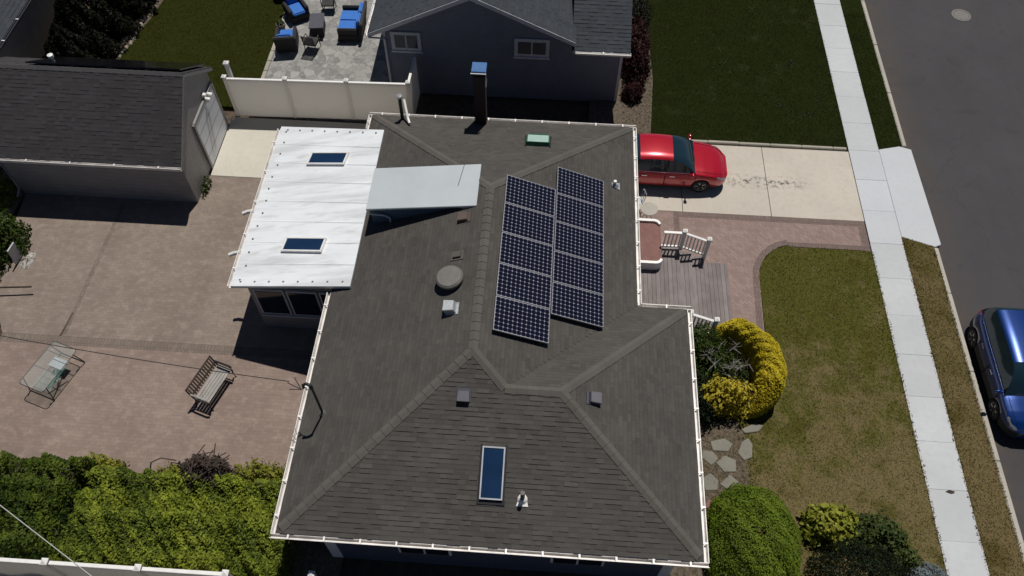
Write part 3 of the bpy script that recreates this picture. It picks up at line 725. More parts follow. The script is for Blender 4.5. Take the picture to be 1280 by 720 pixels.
def vent_box(kind, x, y, w_=0.31, h_=0.30, mat=M['ventblue'], rise=0.17):
    m = slope_frame(kind, x, y); mb = MB(); a, b = w_/2, h_/2
    mb.box(-a-.03, a+.03, -b-.0, b+.06, 0.012, 0.030)
    mb.add([(-a,-b,.03),(a,-b,.03),(a,b,.03),(-a,b,.03),(-a,-b,rise),(a,-b,rise),(a*.9,b*.8,rise*.75),(-a*.9,b*.8,rise*.75)], [(4,5,6,7),(0,1,5,4),(1,2,6,5),(2,3,7,6),(3,0,4,7)])
    return onslope(mb, 'roof_vent', mat, m, bevel=0.012)
vent_box('front', -1.72, 8.86); vent_box('east', 1.53, 9.10); vent_box('west', -2.25, 14.4, 0.3, 0.3, M['brownvent'], 0.14)
vent_box('west', -2.27, 11.29, 0.33, 0.3, M['galv'], 0.26)
# round turbine vent
m = slope_frame('west', -2.4, 12.22); m2 = Matrix.Translation(m.translation)
mb = MB(); mb.lathe([(0.25,-.15),(0.25,.12),(0.37,.13),(0.385,.18),(0.38,.22),(0.33,.27),(0.0,.285)], n=40)
o = onslope(mb, 'round_vent', M['greymetal'], m2 @ Matrix.Rotation(R(-9), 4, 'Y'), smooth=True)
mb = MB(); mb.box(-.16,.16,-.2,.2,0.015,.03); mb.box(-.09,.09,-.12,.12,.03,.09); onslope(mb, 'patch_plate', M['roofcap'], slope_frame('west', -2.3, 13.06), bevel=0.01)
# pipe vents
def pipe_vent(kind, x, y, hgt=0.46, r=0.055, fl=M['white'], pm=M['dark']):
    m = slope_frame(kind, x, y); mb = MB(); mb.prism([(-.15,-.17),(.15,-.17),(.07,.12),(-.07,.12)],.015,.035); mb.lathe([(.13,.03),(.07,.1),(.055,.12)], n=16)
    f = onslope(mb, 'pipe_vent', fl, m, bevel=0.008)
    p = MB(); z = m.inverted().to_3x3() @ Vector((0,0,1)); p.tube([z*0.02, z*hgt], r, 12); p.build('vent_pipe', pm, f)
    return f
pipe_vent('front', -0.11, 6.62); pipe_vent('east', 2.19, 16.98, 0.22, 0.05, M['galv'], M['white'])
# flue pipe and white pipe at the back corner
mb = MB(); mb.tube([(-4.93,19.62,ZE-.1),(-4.93,19.62,4.25)], 0.06, 12); f = H(mb, 'flue_pipe', M['dark'])
mb = MB(); mb.lathe([(.10,0),(.10,.07),(.0,.13)], (-4.93,19.62,4.25), 14); mb.build('flue_cap', M['galv'], f).matrix_parent_inverse = Matrix()
mb = MB(); mb.tube([(-4.86,19.9,3.9),(-4.68,19.35,3.6),(-4.6,19.15,3.56)], 0.045, 10); H(mb, 'white_pipe', M['white'])
# chimney
mb = MB(); mb.box(-2.46,-2.08,19.52,19.9,ZE-.3,5.35); ch = H(mb, 'chimney', M['chim'], bevel=0.01)
mb = MB(); mb.box(-2.40,-2.14,19.58,19.84,5.35,5.5); mb.build('flue_collar', M['dark'], ch)
mb = MB(); mb.box(-2.5,-2.04,19.48,19.94,5.5,5.56); mb.prism([(-2.5,19.48),(-2.04,19.48),(-2.04,19.94),(-2.5,19.94)],5.561,5.6); mb.build('chimney_cap', M['skytint'], ch, bevel=0.01)
mb = MB(); mb.tube([(-2.52,19.46,5.53),(-2.04,19.46,5.53),(-2.03,19.47,5.3),(-2.05,19.48,5.0)], 0.022, 8); mb.build('sunlit_edge', M['white'], ch)  # white tube stands in for the sunlit edge of the cap
# shed dormer
DY0, DY1, DX0, DX1 = 14.80, 16.32, -5.20, -1.93
zd = lambda x: 4.28 + (x+5.2)*0.133
mb = MB(); mb.extrude([(DX0,0,zd(DX0)),(DX0,0,zd(DX0)+.08),(DX1,0,zd(DX1)+.08),(DX1,0,zd(DX1)-.2),(DX1-.5,0,zd(DX1-.5))], (0,DY0-.05,0), (0,DY1+.05,0))
do = H(mb, 'dormer', M['dormroof'], bevel=0.01)
mb = MB(); mb.extrude([(-5.1,0,3.3),(-5.1,0,zd(-5.1)),(-2.05,0,zd(-2.05)),(-2.05,0,4.5)], (0,DY0+.06,0), (0,DY1-.06,0)); w_ = mb.build('dormer_wall', M['dormwall'], do)
mb = MB(); mb.box(-5.62,-5.5,14.74,14.78,zd(-5.6)-.02,zd(-5.6)+.1); mb.box(DX0,DX1,14.72,14.755,zd(DX0)+.02,zd(DX0)+.03); 
mb = MB(); mb.tube([(-5.12,14.78,4.12),(-4.7,14.8,4.06),(-4.55,14.81,3.95),(-4.55,14.81,3.76)], 0.032, 8); mb.build('dormer_downspout', M['trim'], do)
mb = MB(); mb.tube([(-2.55,DY0+.72,zd(-2.55)+.083),(-2.47,DY1-.2,zd(-2.47)+.083),(-2.44,DY1+.04,zd(-2.44)+.083)], 0.008, 4); mb.build('roof_seam', M['dark'], do)
# service mast with weatherhead
mb = MB(); mx, my = -5.42, 8.62
mb.tube([(mx,my,3.2),(mx,my,4.9)], 0.032, 10); ms = H(mb, 'service_mast', M['dark'])
mb = MB(); mb.tube([(mx,my,4.86),(mx-.03,my+.02,4.98),(mx-.12,my+.03,5.03),(mx-.2,my+.02,4.96),(mx-.2,my,4.86)], 0.05, 10, r1=0.035); mb.build('weatherhead', M['dark'], ms)
mb = MB()
for a in ((-.5,.28,-.02),(-.62,.1,.03),(-.55,-.06,.0)): mb.tube([(mx-.18,my,4.86),(mx-.3,my+.02,4.72),(mx+a[0],my+a[1],4.86+a[2])], 0.012, 5)
mb.build('service_drop_lead', M['wire'], ms)
mb = MB(); mb.lathe([(.10,0),(.06,.05),(.045,.08)], (mx,my,zroof(mx,my)+.02), 14); mb.build('mast_flashing', M['greymetal'], ms)
# front wall windows and entrance door under the eaves
for x in (-2.6, 1.4):
    mb = MB(); mb.box(x-.7,x+.7,YF+.34,YF+.41,1.0,2.2); f = H(mb, 'window', M['white'], bevel=0.01)
    mb = MB(); mb.box(x-.63,x-.03,YF+.325,YF+.338,1.07,2.13); mb.box(x+.03,x+.63,YF+.325,YF+.338,1.07,2.13); mb.build('window_pane', M['glass'], f)
mb = MB(); mb.box(XE-.41,XE-.35,16.3,17.3,0.92,2.95); f = H(mb, 'door', M['white'], bevel=0.01)
mb = MB(); mb.lathe([(.03,0),(.035,.05),(.0,.06)], (XE-.35,17.18,1.9), 12, mat=Matrix.Rotation(R(90),3,'Y')); mb.build('door_handle', M['chrome'], f)

# ------------------------------------------------------------------ solar panels on the east slope
u = Vector((0,1,0)); v = Vector((-1,0,S)).normalized(); n = u.cross(v)
PW, PH = 1.56, 1.046
def make_panel():
    t = thing('solar_panel', '', 'solar panel')
    mb = MB(); a, b = PW/2, PH/2; fw = 0.02
    mb.box(-a,a,-b,-b+fw,-.02,.03); mb.box(-a,a,b-fw,b,-.02,.03); mb.box(-a,-a+fw,-b+fw,b-fw,-.02,.03); mb.box(a-fw,a,-b+fw,b-fw,-.02,.03)
    mb.build('panel_frame', M['pframe'], t)
    mb = MB(); mb.box(-a+fw,a-fw,-b+fw,b-fw,-.015,.024); mb.build('panel_cells', M['cells'], t)
    mb = MB(); mb.box(-a+.2,-a+.25,-b-.02,b+.02,-.14,-.022); mb.box(a-.25,a-.2,-b-.02,b+.02,-.14,-.022); mb.build('mounting_rail', M['dark'], t)
    return t
proto = make_panel()
across = -v   # local x runs down-slope, local y runs along the ridge
rotm = Matrix((across, u, n)).transposed().to_4x4()
rows = ['at the top', 'second from the top', 'in the middle', 'second from the bottom', 'at the bottom']
first = True
for cname, xc, y1 in (('left column beside the ridge', -0.455, 15.93), ('right column below the ridge', 1.035, 16.87)):
    for i in range(5):
        o = proto if first else copy_tree(proto); first = False
        yc = y1 - 0.535 - i*1.07; yc2 = yc
        m = rotm.copy(); m.translation = Vector((xc, yc2, ZE + S*(XE-xc))) + n*0.14; o.matrix_basis = m
        tag(o, f'dark blue solar panel {rows[i]} of the {cname}', 'solar panel', 'solar panels on the house roof')

# ------------------------------------------------------------------ sunroom extension
sun_rm = thing('sunroom', 'low sunroom with white metal roof and two skylights against the house', 'sunroom', (-7.5,16.2,0))
def SR(mb, name, mats, parent=None, **kw):
    o = mb.build(name, mats, parent or sun_rm, **kw)
    if parent is None: o.matrix_parent_inverse = Matrix.Translation((7.5,-16.2,0))
    return o
zs = lambda x: 2.6 + (x+9.25)*0.245
mb = MB(); X0, X1 = -9.25, -5.40
def yN(x): return 19.66 - (x-X0)*0.22
def yS(x): return 12.93 - (x-X0)*0.10
tp = [(X0,yS(X0)),(X1,yS(X1)),(X1,yN(X1)),(X0,yN(X0))]
mb.add([(x,y,zs(x)) for x,y in tp]+[(x,y,zs(x)-.1) for x,y in tp], [(0,1,2,3),(7,6,5,4),(0,4,5,1),(1,5,6,2),(2,6,7,3),(3,7,4,0)])
nrib = 8
for i in range(1, nrib):
    f = i/nrib; ya, yb = yS(X0)+(yN(X0)-yS(X0))*f, yS(X1)+(yN(X1)-yS(X1))*f
    h = 0.010
    mb.add([(X0+.02,ya-.03,zs(X0)+.001),(X0+.02,ya+.03,zs(X0)+.001),(X1-.02,yb+.03,zs(X1)+.001),(X1-.02,yb-.03,zs(X1)+.001),
            (X0+.02,ya-.012,zs(X0)+h),(X0+.02,ya+.012,zs(X0)+h),(X1-.02,yb+.012,zs(X1)+h),(X1-.02,yb-.012,zs(X1)+h)],
           [(4,5,6,7),(0,1,5,4),(1,2,6,5),(2,3,7,6),(3,0,4,7)])
def dotz(x, y): mb.lathe([(.032,0.004),(.032,.02),(.012,.03)], (x,y,zs(x)), 8, 1)
for i in range(13):
    f = (i+.4)/13; dotz(X0+.28+random.uniform(-.03,.05), yS(X0)+(yN(X0)-yS(X0))*f)
for i in range(8):
    x = X0+.3+i*0.47; dotz(x, yS(x)+.16); dotz(x, yN(x)-.16)
# wide overlapping edge strips
mb.add([(X0,yS(X0),zs(X0)+.003),(X1,yS(X1),zs(X1)+.003),(X1,yS(X1)+.3,zs(X1)+.003),(X0,yS(X0)+.3,zs(X0)+.003)]+[(X0,yS(X0),zs(X0)+.012),(X1,yS(X1),zs(X1)+.012),(X1,yS(X1)+.3,zs(X1)+.012),(X0,yS(X0)+.3,zs(X0)+.012)], [(4,5,6,7),(0,1,5,4),(1,2,6,5),(2,3,7,6),(3,0,4,7)])
mr = M['metalroof']
tt = mr.node_tree; bb = tt.nodes['Principled BSDF']; old = bb.inputs['Base Color'].links[0].from_socket
pn = noise(tt, wpos(tt), 0.8, 5, 0.6, scl=(0.12,2.6,1)); pn2 = noise(tt, wpos(tt), 3, 5, 0.6, scl=(0.3,2,1))
cc = mixc(tt, mrange(tt, pn, 0.48, 0.70, 0, 0.7), old, (0.48,0.49,0.50)); cc = mixc(tt, mrange(tt, pn2, 0.52, 0.75, 0, 0.5), cc, (0.42,0.41,0.40)); tt.links.new(cc, bb.inputs['Base Color'])
SR(mb, 'sunroom_roof', [M['metalroof'], M['greymetal']])
mb = MB(); mb.prism([(-8.88,13.14),(-5.24,13.14),(-5.24,19.2),(-8.88,19.2)], -.1, 2.5); SR(mb, 'wall', M['greysiding'])
for i in range(3):
    x = -8.72 + i*1.02
    mb = MB(); mb.box(x,x+.96,13.06,13.13,.95,2.3); f = SR(mb, 'window', M['trim'], bevel=0.008)
    mb = MB(); mb.box(x+.06,x+.9,13.045,13.058,1.02,2.23); mb.build('window_pane', M['glass'], f)
    mb = MB(); mb.box(x-.02,x+.98,13.0,13.058,.88,.94); mb.build('window_sill', M['trim'], f)
mrot = Matrix.Rotation(math.atan(0.245)*-1, 4, 'Y')
for x, y in ((-7.13,17.76),(-7.17,14.22)):
    m = Matrix.Translation((x,y,zs(x))) @ mrot @ Matrix.Rotation(R(-9 if y > 16 else -7.5), 4, 'Z')
    mb = MB(); a, b, fw = .70, .27, .06; rise = .09; mb.box(-a,a,-b,-b+fw,-.02,rise); mb.box(-a,a,b-fw,b,-.02,rise); mb.box(-a,-a+fw,-b+fw,b-fw,-.02,rise); mb.box(a-fw,a,-b+fw,b-fw,-.02,rise)
    f = mb.build('skylight', M['white'], sun_rm, bevel=0.008); f.matrix_parent_inverse = Matrix.Translation((7.5,-16.2,0)); f.matrix_basis = m
    mb = MB(); mb.box(-a+fw,a-fw,-b+fw,b-fw,-.01,rise-.02); mb.build('skylight_glass', M['skyglass'], f)
gutter(None, (X0,12.95), (X0,19.6), (-1,0), 2.56, hang=1.3, seed=11, build=lambda mb, n_, m_: SR(mb, n_, m_))
for y in (14.28, 15.95):
    mb = MB(); mb.tube([(X0-.06,y,2.5),(X0-.3,y,2.42),(X0-.45,y-.05,2.38)], 0.065, 8); mb.tube([(X0-.12,y,2.45),(X0-.12,y,2.2),(-8.9,y,2.05)], 0.04, 8)
    SR(mb, 'downspout', M['white'])
mb = MB(); mb.tube([(-8.4,13.0,1.1),(-8.2,12.8,.05)], 0.03, 6)

# ------------------------------------------------------------------ garage
gar = thing('garage', 'grey sided garage with dark shingle gable roof and black solar panels behind its ridge', 'garage', (-15.7,20.4,0))
def G(mb, name, mats, parent=None, **kw):
    o = mb.build(name, mats, parent or gar, **kw)
    if parent is None: o.matrix_parent_inverse = Matrix.Translation((15.7,-20.4,0))
    return o
GX0, GX1, GY0, GY1, GYR, GZE, GZR, GZB = -20.2, -12.46, 17.98, 22.42, 20.44, 2.1, 4.08, 2.68
gb = (GZR-GZB)/(GY1-GYR); glb = math.hypot(GY1-GYR, GZR-GZB)
gs = (GZR-GZE)/(GYR-GY0); gl = math.hypot(GYR-GY0, GZR-GZE)
mb = MB(); shingle_slope(mb, (GX0,GY0,GZE), (1,0,0), (0,1,gs), [(0,0),(GX1-GX0,0),(GX1-GX0,gl),(0,gl)], 31, 0.135, (0.006,0.014))
shingle_slope(mb, (GX0,GY1,GZB), (1,0,0), (0,-1,gb), [(0,0),(GX1-GX0,0),(GX1-GX0,glb),(0,glb)], 32, 0.135, (0.006,0.014))
G(mb, 'roof', M['garage_roof'])
zg = lambda x, y: GZR - (gs*(GYR-y) if y < GYR else gb*(y-GYR))
c_ = cap_line((GX0,GYR,0), (GX1,GYR,0), zg, 0.10, 77); G(c_, 'ridge_cap', M['garage_cap'])
mb = MB(); mb.extrude([(0,GY0+.2,-.1),(0,GY1-.2,-.1),(0,GY1-.2,GZB+.2*gb-.12),(0,GYR,GZR-.12),(0,GY0+.2,GZE+.2*gs-.12)], (-19.1,0,0), (-12.6,0,0)); G(mb, 'wall', M['greysiding'])
for z0, y0 in ((GZE,GY0),(GZB,GY1)):   # rake boards
    mb = MB(); mb.extrude([(0,y0,z0-.16),(0,y0,z0-.012),(0,GYR,GZR-.012),(0,GYR,GZR-.16)], (GX1-.03,0,0), (GX1-.005,0,0)); G(mb, 'rake_board', M['greysiding'])
mb = MB(); mb.extrude([(0,GY0,GZE-.012),(0,GYR,GZR-.012),(0,GY1,GZB-.012),(0,GY1-.1,GZB-.12),(0,GYR,GZR-.14),(0,GY0+.1,GZE-.12)], (GX0,0,0), (GX1-.032,0,0)); G(mb, 'roof_deck', M['soffit'])
gutter(None, (GX0,GY0), (GX1,GY0), (0,-1), GZE-.02, hang=1.3, wdt=0.09, seed=12, build=lambda mb, n_, m_: G(mb, n_, m_))
mb = MB(); mb.box(-12.598,-12.54,19.95,22.05,0,2.12); gd = G(mb, 'garage_door', M['gdoor'], bevel=0.01)
for i in range(1,4):
    mb = MB(); mb.box(-12.539,-12.536,20.0,22.0,i*.53-.006,i*.53+.006); mb.build('door_seam', M['greymetal'], gd)
mb = MB(); mb.box(-12.598,-12.52,19.84,19.945,0,2.2); mb.box(-12.598,-12.52,22.055,22.16,0,2.2); mb.box(-12.598,-12.52,19.945,22.055,2.125,2.22); G(mb, 'door_frame', M['greysiding'])
mb = MB(); mb.box(-12.59,-12.45,21.2,21.34,2.3,2.42); fl = G(mb, 'floodlight', M['white'], bevel=0.01)
for s_ in (-1,1):
    p = MB(); p.lathe([(.05,0),(.085,.12),(.085,.17),(.0,.172)], (-12.46,21.27+s_*.13,2.33), 14, mat=Matrix.Rotation(R(115),3,'Y')); p.build('flood_lamp', M['white'], fl)
n2_ = Vector((0,gb,1)).normalized()
for i in range(4):
    x0 = -18.0 + i*1.35; vb = Vector((0,-1,gb)).normalized()
    P0 = Vector((x0,GY1,GZB)) + vb*0.22 + n2_*.13; a = Vector((1.33,0,0)); b = vb*2.05
    mb = MB(); q = [P0, P0+a, P0+a+b, P0+b]; mb.add([tuple(p) for p in q]+[tuple(p-n2_*.05) for p in q], [(0,1,2,3),(7,6,5,4),(0,4,5,1),(1,5,6,2),(2,6,7,3),(3,7,4,0)])
    o = mb.build('solar_panel', M['blackpanel'])
    tag(o, ['leftmost black solar panel behind the garage ridge', 'second black solar panel from the left behind the garage ridge', 'third black solar panel from the left behind the garage ridge', 'rightmost black solar panel behind the garage ridge'][i], 'solar panel', 'black solar panels on the garage roof')
mb = MB(); mb.tube([(-17.35,21.1,3.5),(-17.35,21.1,3.95)], 0.05, 10); pv_ = G(mb, 'pipe_vent', M['white'])
mb = MB(); mb.lathe([(.10,0),(.10,.09),(0,.12)], (-17.35,21.1,3.95), 14); mb.build('vent_cap', M['white'], pv_)
mb = MB(); mb.tube([(-19.14,18.16,2.0),(-19.14,18.16,.3),(-19.2,17.9,.1)], .04, 8); G(mb, 'downspout', M['trim'])
# ivy sprigs at the garage corner
t = thing('ivy', 'small green ivy clump at the foot of the garage gable wall', 'plant', (-12.45,18.9,0))
p, d = dome_pts(160, (0,0,0), (.12,.45), .45, .4); leaves('foliage', p, d, .1, M['hedged'], t)

# ------------------------------------------------------------------ white vinyl fences
def fence(label, pts, h, post_at, ret_panels=True, base=0.0):
    a = pts[0]; t = thing('vinyl_fence', label, 'fence', (a[0],a[1],0))
    o = Vector((a[0],a[1],0))
    for i in range(len(pts)-1):
        p, q = Vector((*pts[i],0))-o, Vector((*pts[i+1],0))-o; d = (q-p); Ln = d.length; d.normalize(); nn = Vector((-d.y,d.x,0))
        k = max(1, round(Ln/2.4))
        for j in range(k):
            s, e = p+d*(Ln*j/k+.06), p+d*(Ln*(j+1)/k-.06)
            mb = MB(); m_ = 1
            for z in range(m_):
                s2, e2 = s+(e-s)*(z/m_), s+(e-s)*((z+1)/m_) - d*.003
                th = .035
                mb.prism([tuple((s2-nn*th)[:2]), tuple((e2-nn*th)[:2]), tuple((e2+nn*th)[:2]), tuple((s2+nn*th)[:2])], .02, h-.06, 0, random.random())
            mb.build('fence_panel', M['vinyl'], t)
            mb = MB(); mb.prism([tuple((s-nn*.045)[:2]), tuple((e-nn*.05)[:2]), tuple((e+nn*.05)[:2]), tuple((s+nn*.05)[:2])], h-.058, h); mb.build('fence_rail', M['white'], t, bevel=.008)
    for x, y in post_at:
        x -= o.x; y -= o.y
        mb = MB(); mb.box(x-.056,x+.056,y-.056,y+.056,0,h+.06); po = mb.build('fence_post', M['vinyl'], t, bevel=.006)
        mb = MB(); mb.box(x-.085,x+.085,y-.085,y+.085,h+.061,h+.1); mb.add([(x-.08,y-.08,h+.1),(x+.08,y-.08,h+.1),(x+.08,y+.08,h+.1),(x-.08,y+.08,h+.1),(x,y,h+.16)], [(0,1,4),(1,2,4),(2,3,4),(3,0,4)]); mb.build('post_cap', M['white'], po)
    return t
fence('long white vinyl fence behind the concrete pad, meeting the dark neighbouring house', [(-12.3,22.72),(-5.35,22.9),(-5.3,24.5)], 1.9, [(-12.3,22.72),(-10.0,22.78),(-7.68,22.84),(-5.35,22.9)])
fence('white vinyl fence along the lower edge of the hedge bed', [(-16.8,4.78),(-14.4,4.78),(-12.0,4.79),(-9.62,4.80),(-7.4,4.81)], 1.9, [(-16.8,4.78),(-14.4,4.78),(-12.0,4.79),(-9.62,4.80),(-7.4,4.81)])
t = thing('gate_post', 'white post standing close to the front left corner of the house', 'post', (-5.27,4.95,0))
mb = MB(); mb.box(-.06,.06,-.06,.06,0,1.9); mb.build('post', M['white'], t, bevel=.006); mb = MB(); mb.box(-.08,.08,-.08,.08,1.901,1.94); mb.add([(-.075,-.075,1.94),(.075,-.075,1.94),(.075,.075,1.94),(-.075,.075,1.94),(0,0,2.0)], [(0,1,4),(1,2,4),(2,3,4),(3,0,4)]); mb.build('post_cap', M['white'], t)
fence('white vinyl side fence running off below the hedge fence', [(-9.5,4.62),(-9.35,2.2)], 1.85, [(-9.35,2.2)])
# garage-side short post pair
t = thing('gate_post', 'white gate post between the garage corner and the fence', 'post', (-12.3,23.25,0))
mb = MB(); mb.box(-.07,.07,-.07,.07,0,2.15); mb.build('post', M['white'], t, bevel=.006); mb = MB(); mb.box(-.1,.1,-.1,.1,2.151,2.2); mb.add([(-.1,-.1,2.2),(.1,-.1,2.2),(.1,.1,2.2),(-.1,.1,2.2),(0,0,2.28)], [(0,1,4),(1,2,4),(2,3,4),(3,0,4)]); mb.build('post_cap', M['white'], t)

# ================================================================== NEIGHBOUR HOUSE (behind)
nh = thing('house', 'dark slate sided neighbouring house with a front gable and two white framed windows', 'house', (-2,27,0))
def NH(mb, name, mats, parent=None, **kw):
    o = mb.build(name, mats, parent or nh, **kw)
    if parent is None: o.matrix_parent_inverse = Matrix.Translation((2,-27,0))
    return o
NY = 24.6; AX, AZ = -3.05, 4.85; sN = 0.47
mb = MB(); mb.add([(-6.45,NY,-.1),(2.67,NY,-.1),(2.67,NY,2.5),(.62,NY,2.75),(.62,NY,3.1),(AX,NY,AZ-.15),(-6.45,NY,3.1)]+[(-6.45,36,-.1),(2.67,36,-.1),(2.67,36,2.5),(.62,36,2.75),(.62,36,3.1),(AX,36,AZ-.15),(-6.45,36,3.1)],
   [(0,1,2,3,4,5,6),(13,12,11,10,9,8,7),(0,7,8,1),(1,8,9,2),(2,9,10,3),(3,10,11,4),(4,11,12,5),(5,12,13,6),(6,13,7,0)]); NH(mb, 'wall', M['nbsiding'])
for sg, xe in ((-1,-6.95),(1,.85)):
    dx = abs(xe-AX); ln = dx*math.sqrt(1+sN*sN)
    mb = MB(); shingle_slope(mb, (xe,NY-.3,AZ-sN*dx), (0,1,0), (-sg,0,sN), [(0,0),(11.7,0),(11.7,ln),(0,ln)], 40+sg, 0.16); NH(mb, 'roof', M['nb_roof'])
    mb = MB(); q = [(xe,0,AZ-sN*dx-.18),(xe,0,AZ-sN*dx-.005),(AX,0,AZ-.005),(AX,0,AZ-.18)]; mb.extrude(q, (0,NY-.33,0), (0,NY-.302,0)); NH(mb, 'rake_board', M['trim'])
    mb = MB(); mb.extrude([(xe,0,AZ-sN*dx-.10),(xe,0,AZ-sN*dx-.006),(AX,0,AZ-.006),(AX,0,AZ-.1)], (0,NY-.3,0), (0,36,0)); NH(mb, 'soffit', M['soffit'])
# right side: lower roof facing us
mb = MB(); shingle_slope(mb, (.72,NY-.3,2.66), (1,0,0), (0,1,.42), [(0,0),(2.2,0),(2.2,6.2),(0,6.2)], 44, 0.16); NH(mb, 'roof', M['nb_roof'])
mb = MB(); mb.extrude([(0,NY-.3,2.54),(0,NY-.3,2.645),(0,NY+5.4,5.03),(0,NY+5.4,4.9)], (.74,0,0), (2.9,0,0)); NH(mb, 'soffit', M['soffit'])
gutter(None, (.86,NY-.3), (2.95,NY-.3), (0,-1), 2.63, M['white'], 1.2, 0.13, 13, build=lambda mb, n_, m_: NH(mb, n_, m_))
gutter(None, (-6.95,NY-.3), (-6.95,36), (-1,0), AZ-sN*3.9-.02, M['white'], 1.2, 0.1, 14, build=lambda mb, n_, m_: NH(mb, n_, m_))
for x in (-6.47, 2.58):
    mb = MB(); mb.box(x,x+.11,NY-.03,NY+.1,0,2.5 if x > 0 else 3.0); NH(mb, 'corner_board', M['trim'])
for x0, x1, z0, z1 in ((-6.17,-5.02,2.05,2.93),(-1.46,-.12,2.03,2.88)):
    mb = MB(); mb.box(x0,x1,NY-.05,NY-.002,z0,z1); f = NH(mb, 'window', M['trim'], bevel=.01); xm = (x0+x1)/2
    mb = MB(); mb.box(x0+.14,xm-.03,NY-.06,NY-.051,z0+.16,z1-.14); mb.box(xm+.03,x1-.14,NY-.06,NY-.051,z0+.16,z1-.14); mb.build('window_pane', M['nbglass'], f)
    mb = MB(); mb.box(x0-.03,x1+.03,NY-.09,NY-.051,z0-.05,z0+.03); mb.build('window_sill', M['trim'], f)
mb = MB(); mb.box(-2.86,-2.42,NY-.05,NY-.002,4.32,4.62)
for i in range(4): mb.box(-2.82,-2.46,NY-.065,NY-.05,4.35+i*.065,4.38+i*.065)
NH(mb, 'gable_vent', M['trim'])
mb = MB(); mb.tube([(-6.93,NY-.36,2.88),(-6.6,NY-.18,2.72),(-6.4,NY-.06,2.6),(-6.4,NY-.06,.1)], .035, 8); NH(mb, 'downspout', M['trim'])

# house at the upper left
lh = thing('house', 'dark shingled house corner with pale clapboard side wall at the upper left', 'house', (-25,28,0))
def LH(mb, name, mats, **kw):
    o = mb.build(name, mats, lh, **kw); o.matrix_parent_inverse = Matrix.Translation((25,-28,0)); return o
mb = MB(); mb.box(-29,-21.35,23.4,37,-.1,2.45); LH(mb, 'wall', M['palesiding'])
mb = MB(); ln = 5*math.sqrt(1+.2); shingle_slope(mb, (-20.95,22.9,2.5), (0,1,0), (-1,0,.45), [(0,0),(15,0),(15-5,ln),(5,ln)], 51, .16)
shingle_slope(mb, (-31,22.9,2.5), (1,0,0), (0,1,.45), [(0,0),(10.05,0),(5,ln)], 52, .16); LH(mb, 'roof', M['nb_roof'])
c_ = cap_line((-21.05,23.0,0), (-25.9,27.85,0), lambda x, y: 2.5+.45*min(-20.95-x, y-22.9), .16, 78); LH(c_, 'ridge_cap', M['nb_roof'])
gutter(None, (-20.95,22.9), (-20.95,37), (1,0), 2.47, M['ventblue'], 1.2, .12, 15, build=lambda mb, n_, m_: LH(mb, n_, m_))
# ================================================================== FRONT PORCH
deck = thing('deck', 'grey plank front deck with wide steps and white balustrades beside the house', 'deck', (4.0,15.0,0))
def DK(mb, name, mats, parent=None, **kw):
    o = mb.build(name, mats, parent or deck, **kw)
    if parent is None: o.matrix_parent_inverse = Matrix.Translation((-4.0,-15.0,0))
    return o
def planks(x0, x1, y0, y1, z, w_=.14, t=.03):
    mb = MB(); x = x0
    while x < x1-.02:
        e = min(x1, x+w_); mb.box(x+.004, e-.004, y0+random.uniform(-.006,.006), y1+random.uniform(-.006,.006), z-t, z+random.uniform(-.002,.002), 0, random.random()); x = e
    return mb
DK(planks(2.47,4.72,12.9,16.95,.6), 'deck_floor', M['deck'])
mb = MB(); mb.box(2.47,4.70,12.92,16.93,0,.565); DK(mb, 'deck_base', M['deck'])
DK(planks(4.74,5.16,13.5,16.85,.4), 'step', M['deck']); DK(planks(5.18,5.62,13.5,16.85,.2), 'step', M['deck'])
mb = MB(); mb.box(4.72,5.14,13.52,16.83,0,.365); mb.box(5.16,5.6,13.52,16.83,0,.165); DK(mb, 'riser', M['deck'])
DK(planks(5.64,6.45,13.4,16.7,.05), 'deck_floor', M['deck'])
mb = MB(); mb.box(2.55,2.68,14.45,15.6,.602,.66); mb.box(2.55,3.0,14.35,14.45,.602,.66); DK(mb, 'black_strip', M['iron'])  # raised black L-shaped strip on the boards by the wall
mb = MB(); mb.box(4.15,4.2,13.55,14.1,.602,.63); DK(mb, 'floor_strip', M['iron'])
def balustrade(y, xa, xb, xc, zt, zt2, zb, zb2, baluster=True):
    mb = MB(); mb.box(xa,xb,y-.05,y+.05,zt-.05,zt); r = DK(mb, 'handrail', M['white'], bevel=.01)
    d = Vector((xc-xb,0,zt2-zt)); 
    mb = MB(); mb.extrude([(0,-.05,-.05),(0,.05,-.05),(0,.05,0),(0,-.05,0)], (xb,y,zt), (xc,y,zt2)); DK(mb, 'handrail', M['white'], bevel=.01)
    if baluster:
        mb = MB(); mb.box(xa,xb,y-.03,y+.03,zb,zb+.05); mb.extrude([(0,-.03,0),(0,.03,0),(0,.03,.05),(0,-.03,.05)], (xb,y,zb), (xc,y,zb2)); DK(mb, 'bottom_rail', M['white'])
        x = xa+.08
        while x < xc-.04:
            f = max(0, (x-xb)/(xc-xb)); mb = MB(); mb.box(x-.02,x+.02,y-.02,y+.02,zb+(zb2-zb)*f+.05,zt+(zt2-zt)*f-.05); DK(mb, 'baluster', M['white']); x += .125
    for x, z0, z1 in ((xb,.6,zt+.08),(xc,.05,zt2+.1)):
        mb = MB(); mb.box(x-.055,x+.055,y-.055,y+.055,z0,z1); po = DK(mb, 'rail_post', M['white'], bevel=.006)
        mb = MB(); mb.box(x-.075,x+.075,y-.075,y+.075,z1+.001,z1+.04); mb.add([(x-.07,y-.07,z1+.04),(x+.07,y-.07,z1+.04),(x+.07,y+.07,z1+.04),(x-.07,y+.07,z1+.04),(x,y,z1+.09)], [(0,1,4),(1,2,4),(2,3,4),(3,0,4)]); mb.build('post_cap', M['white'], po)
balustrade(16.80, 4.06, 4.74, 5.62, 1.5, 1.12, .72, .32)
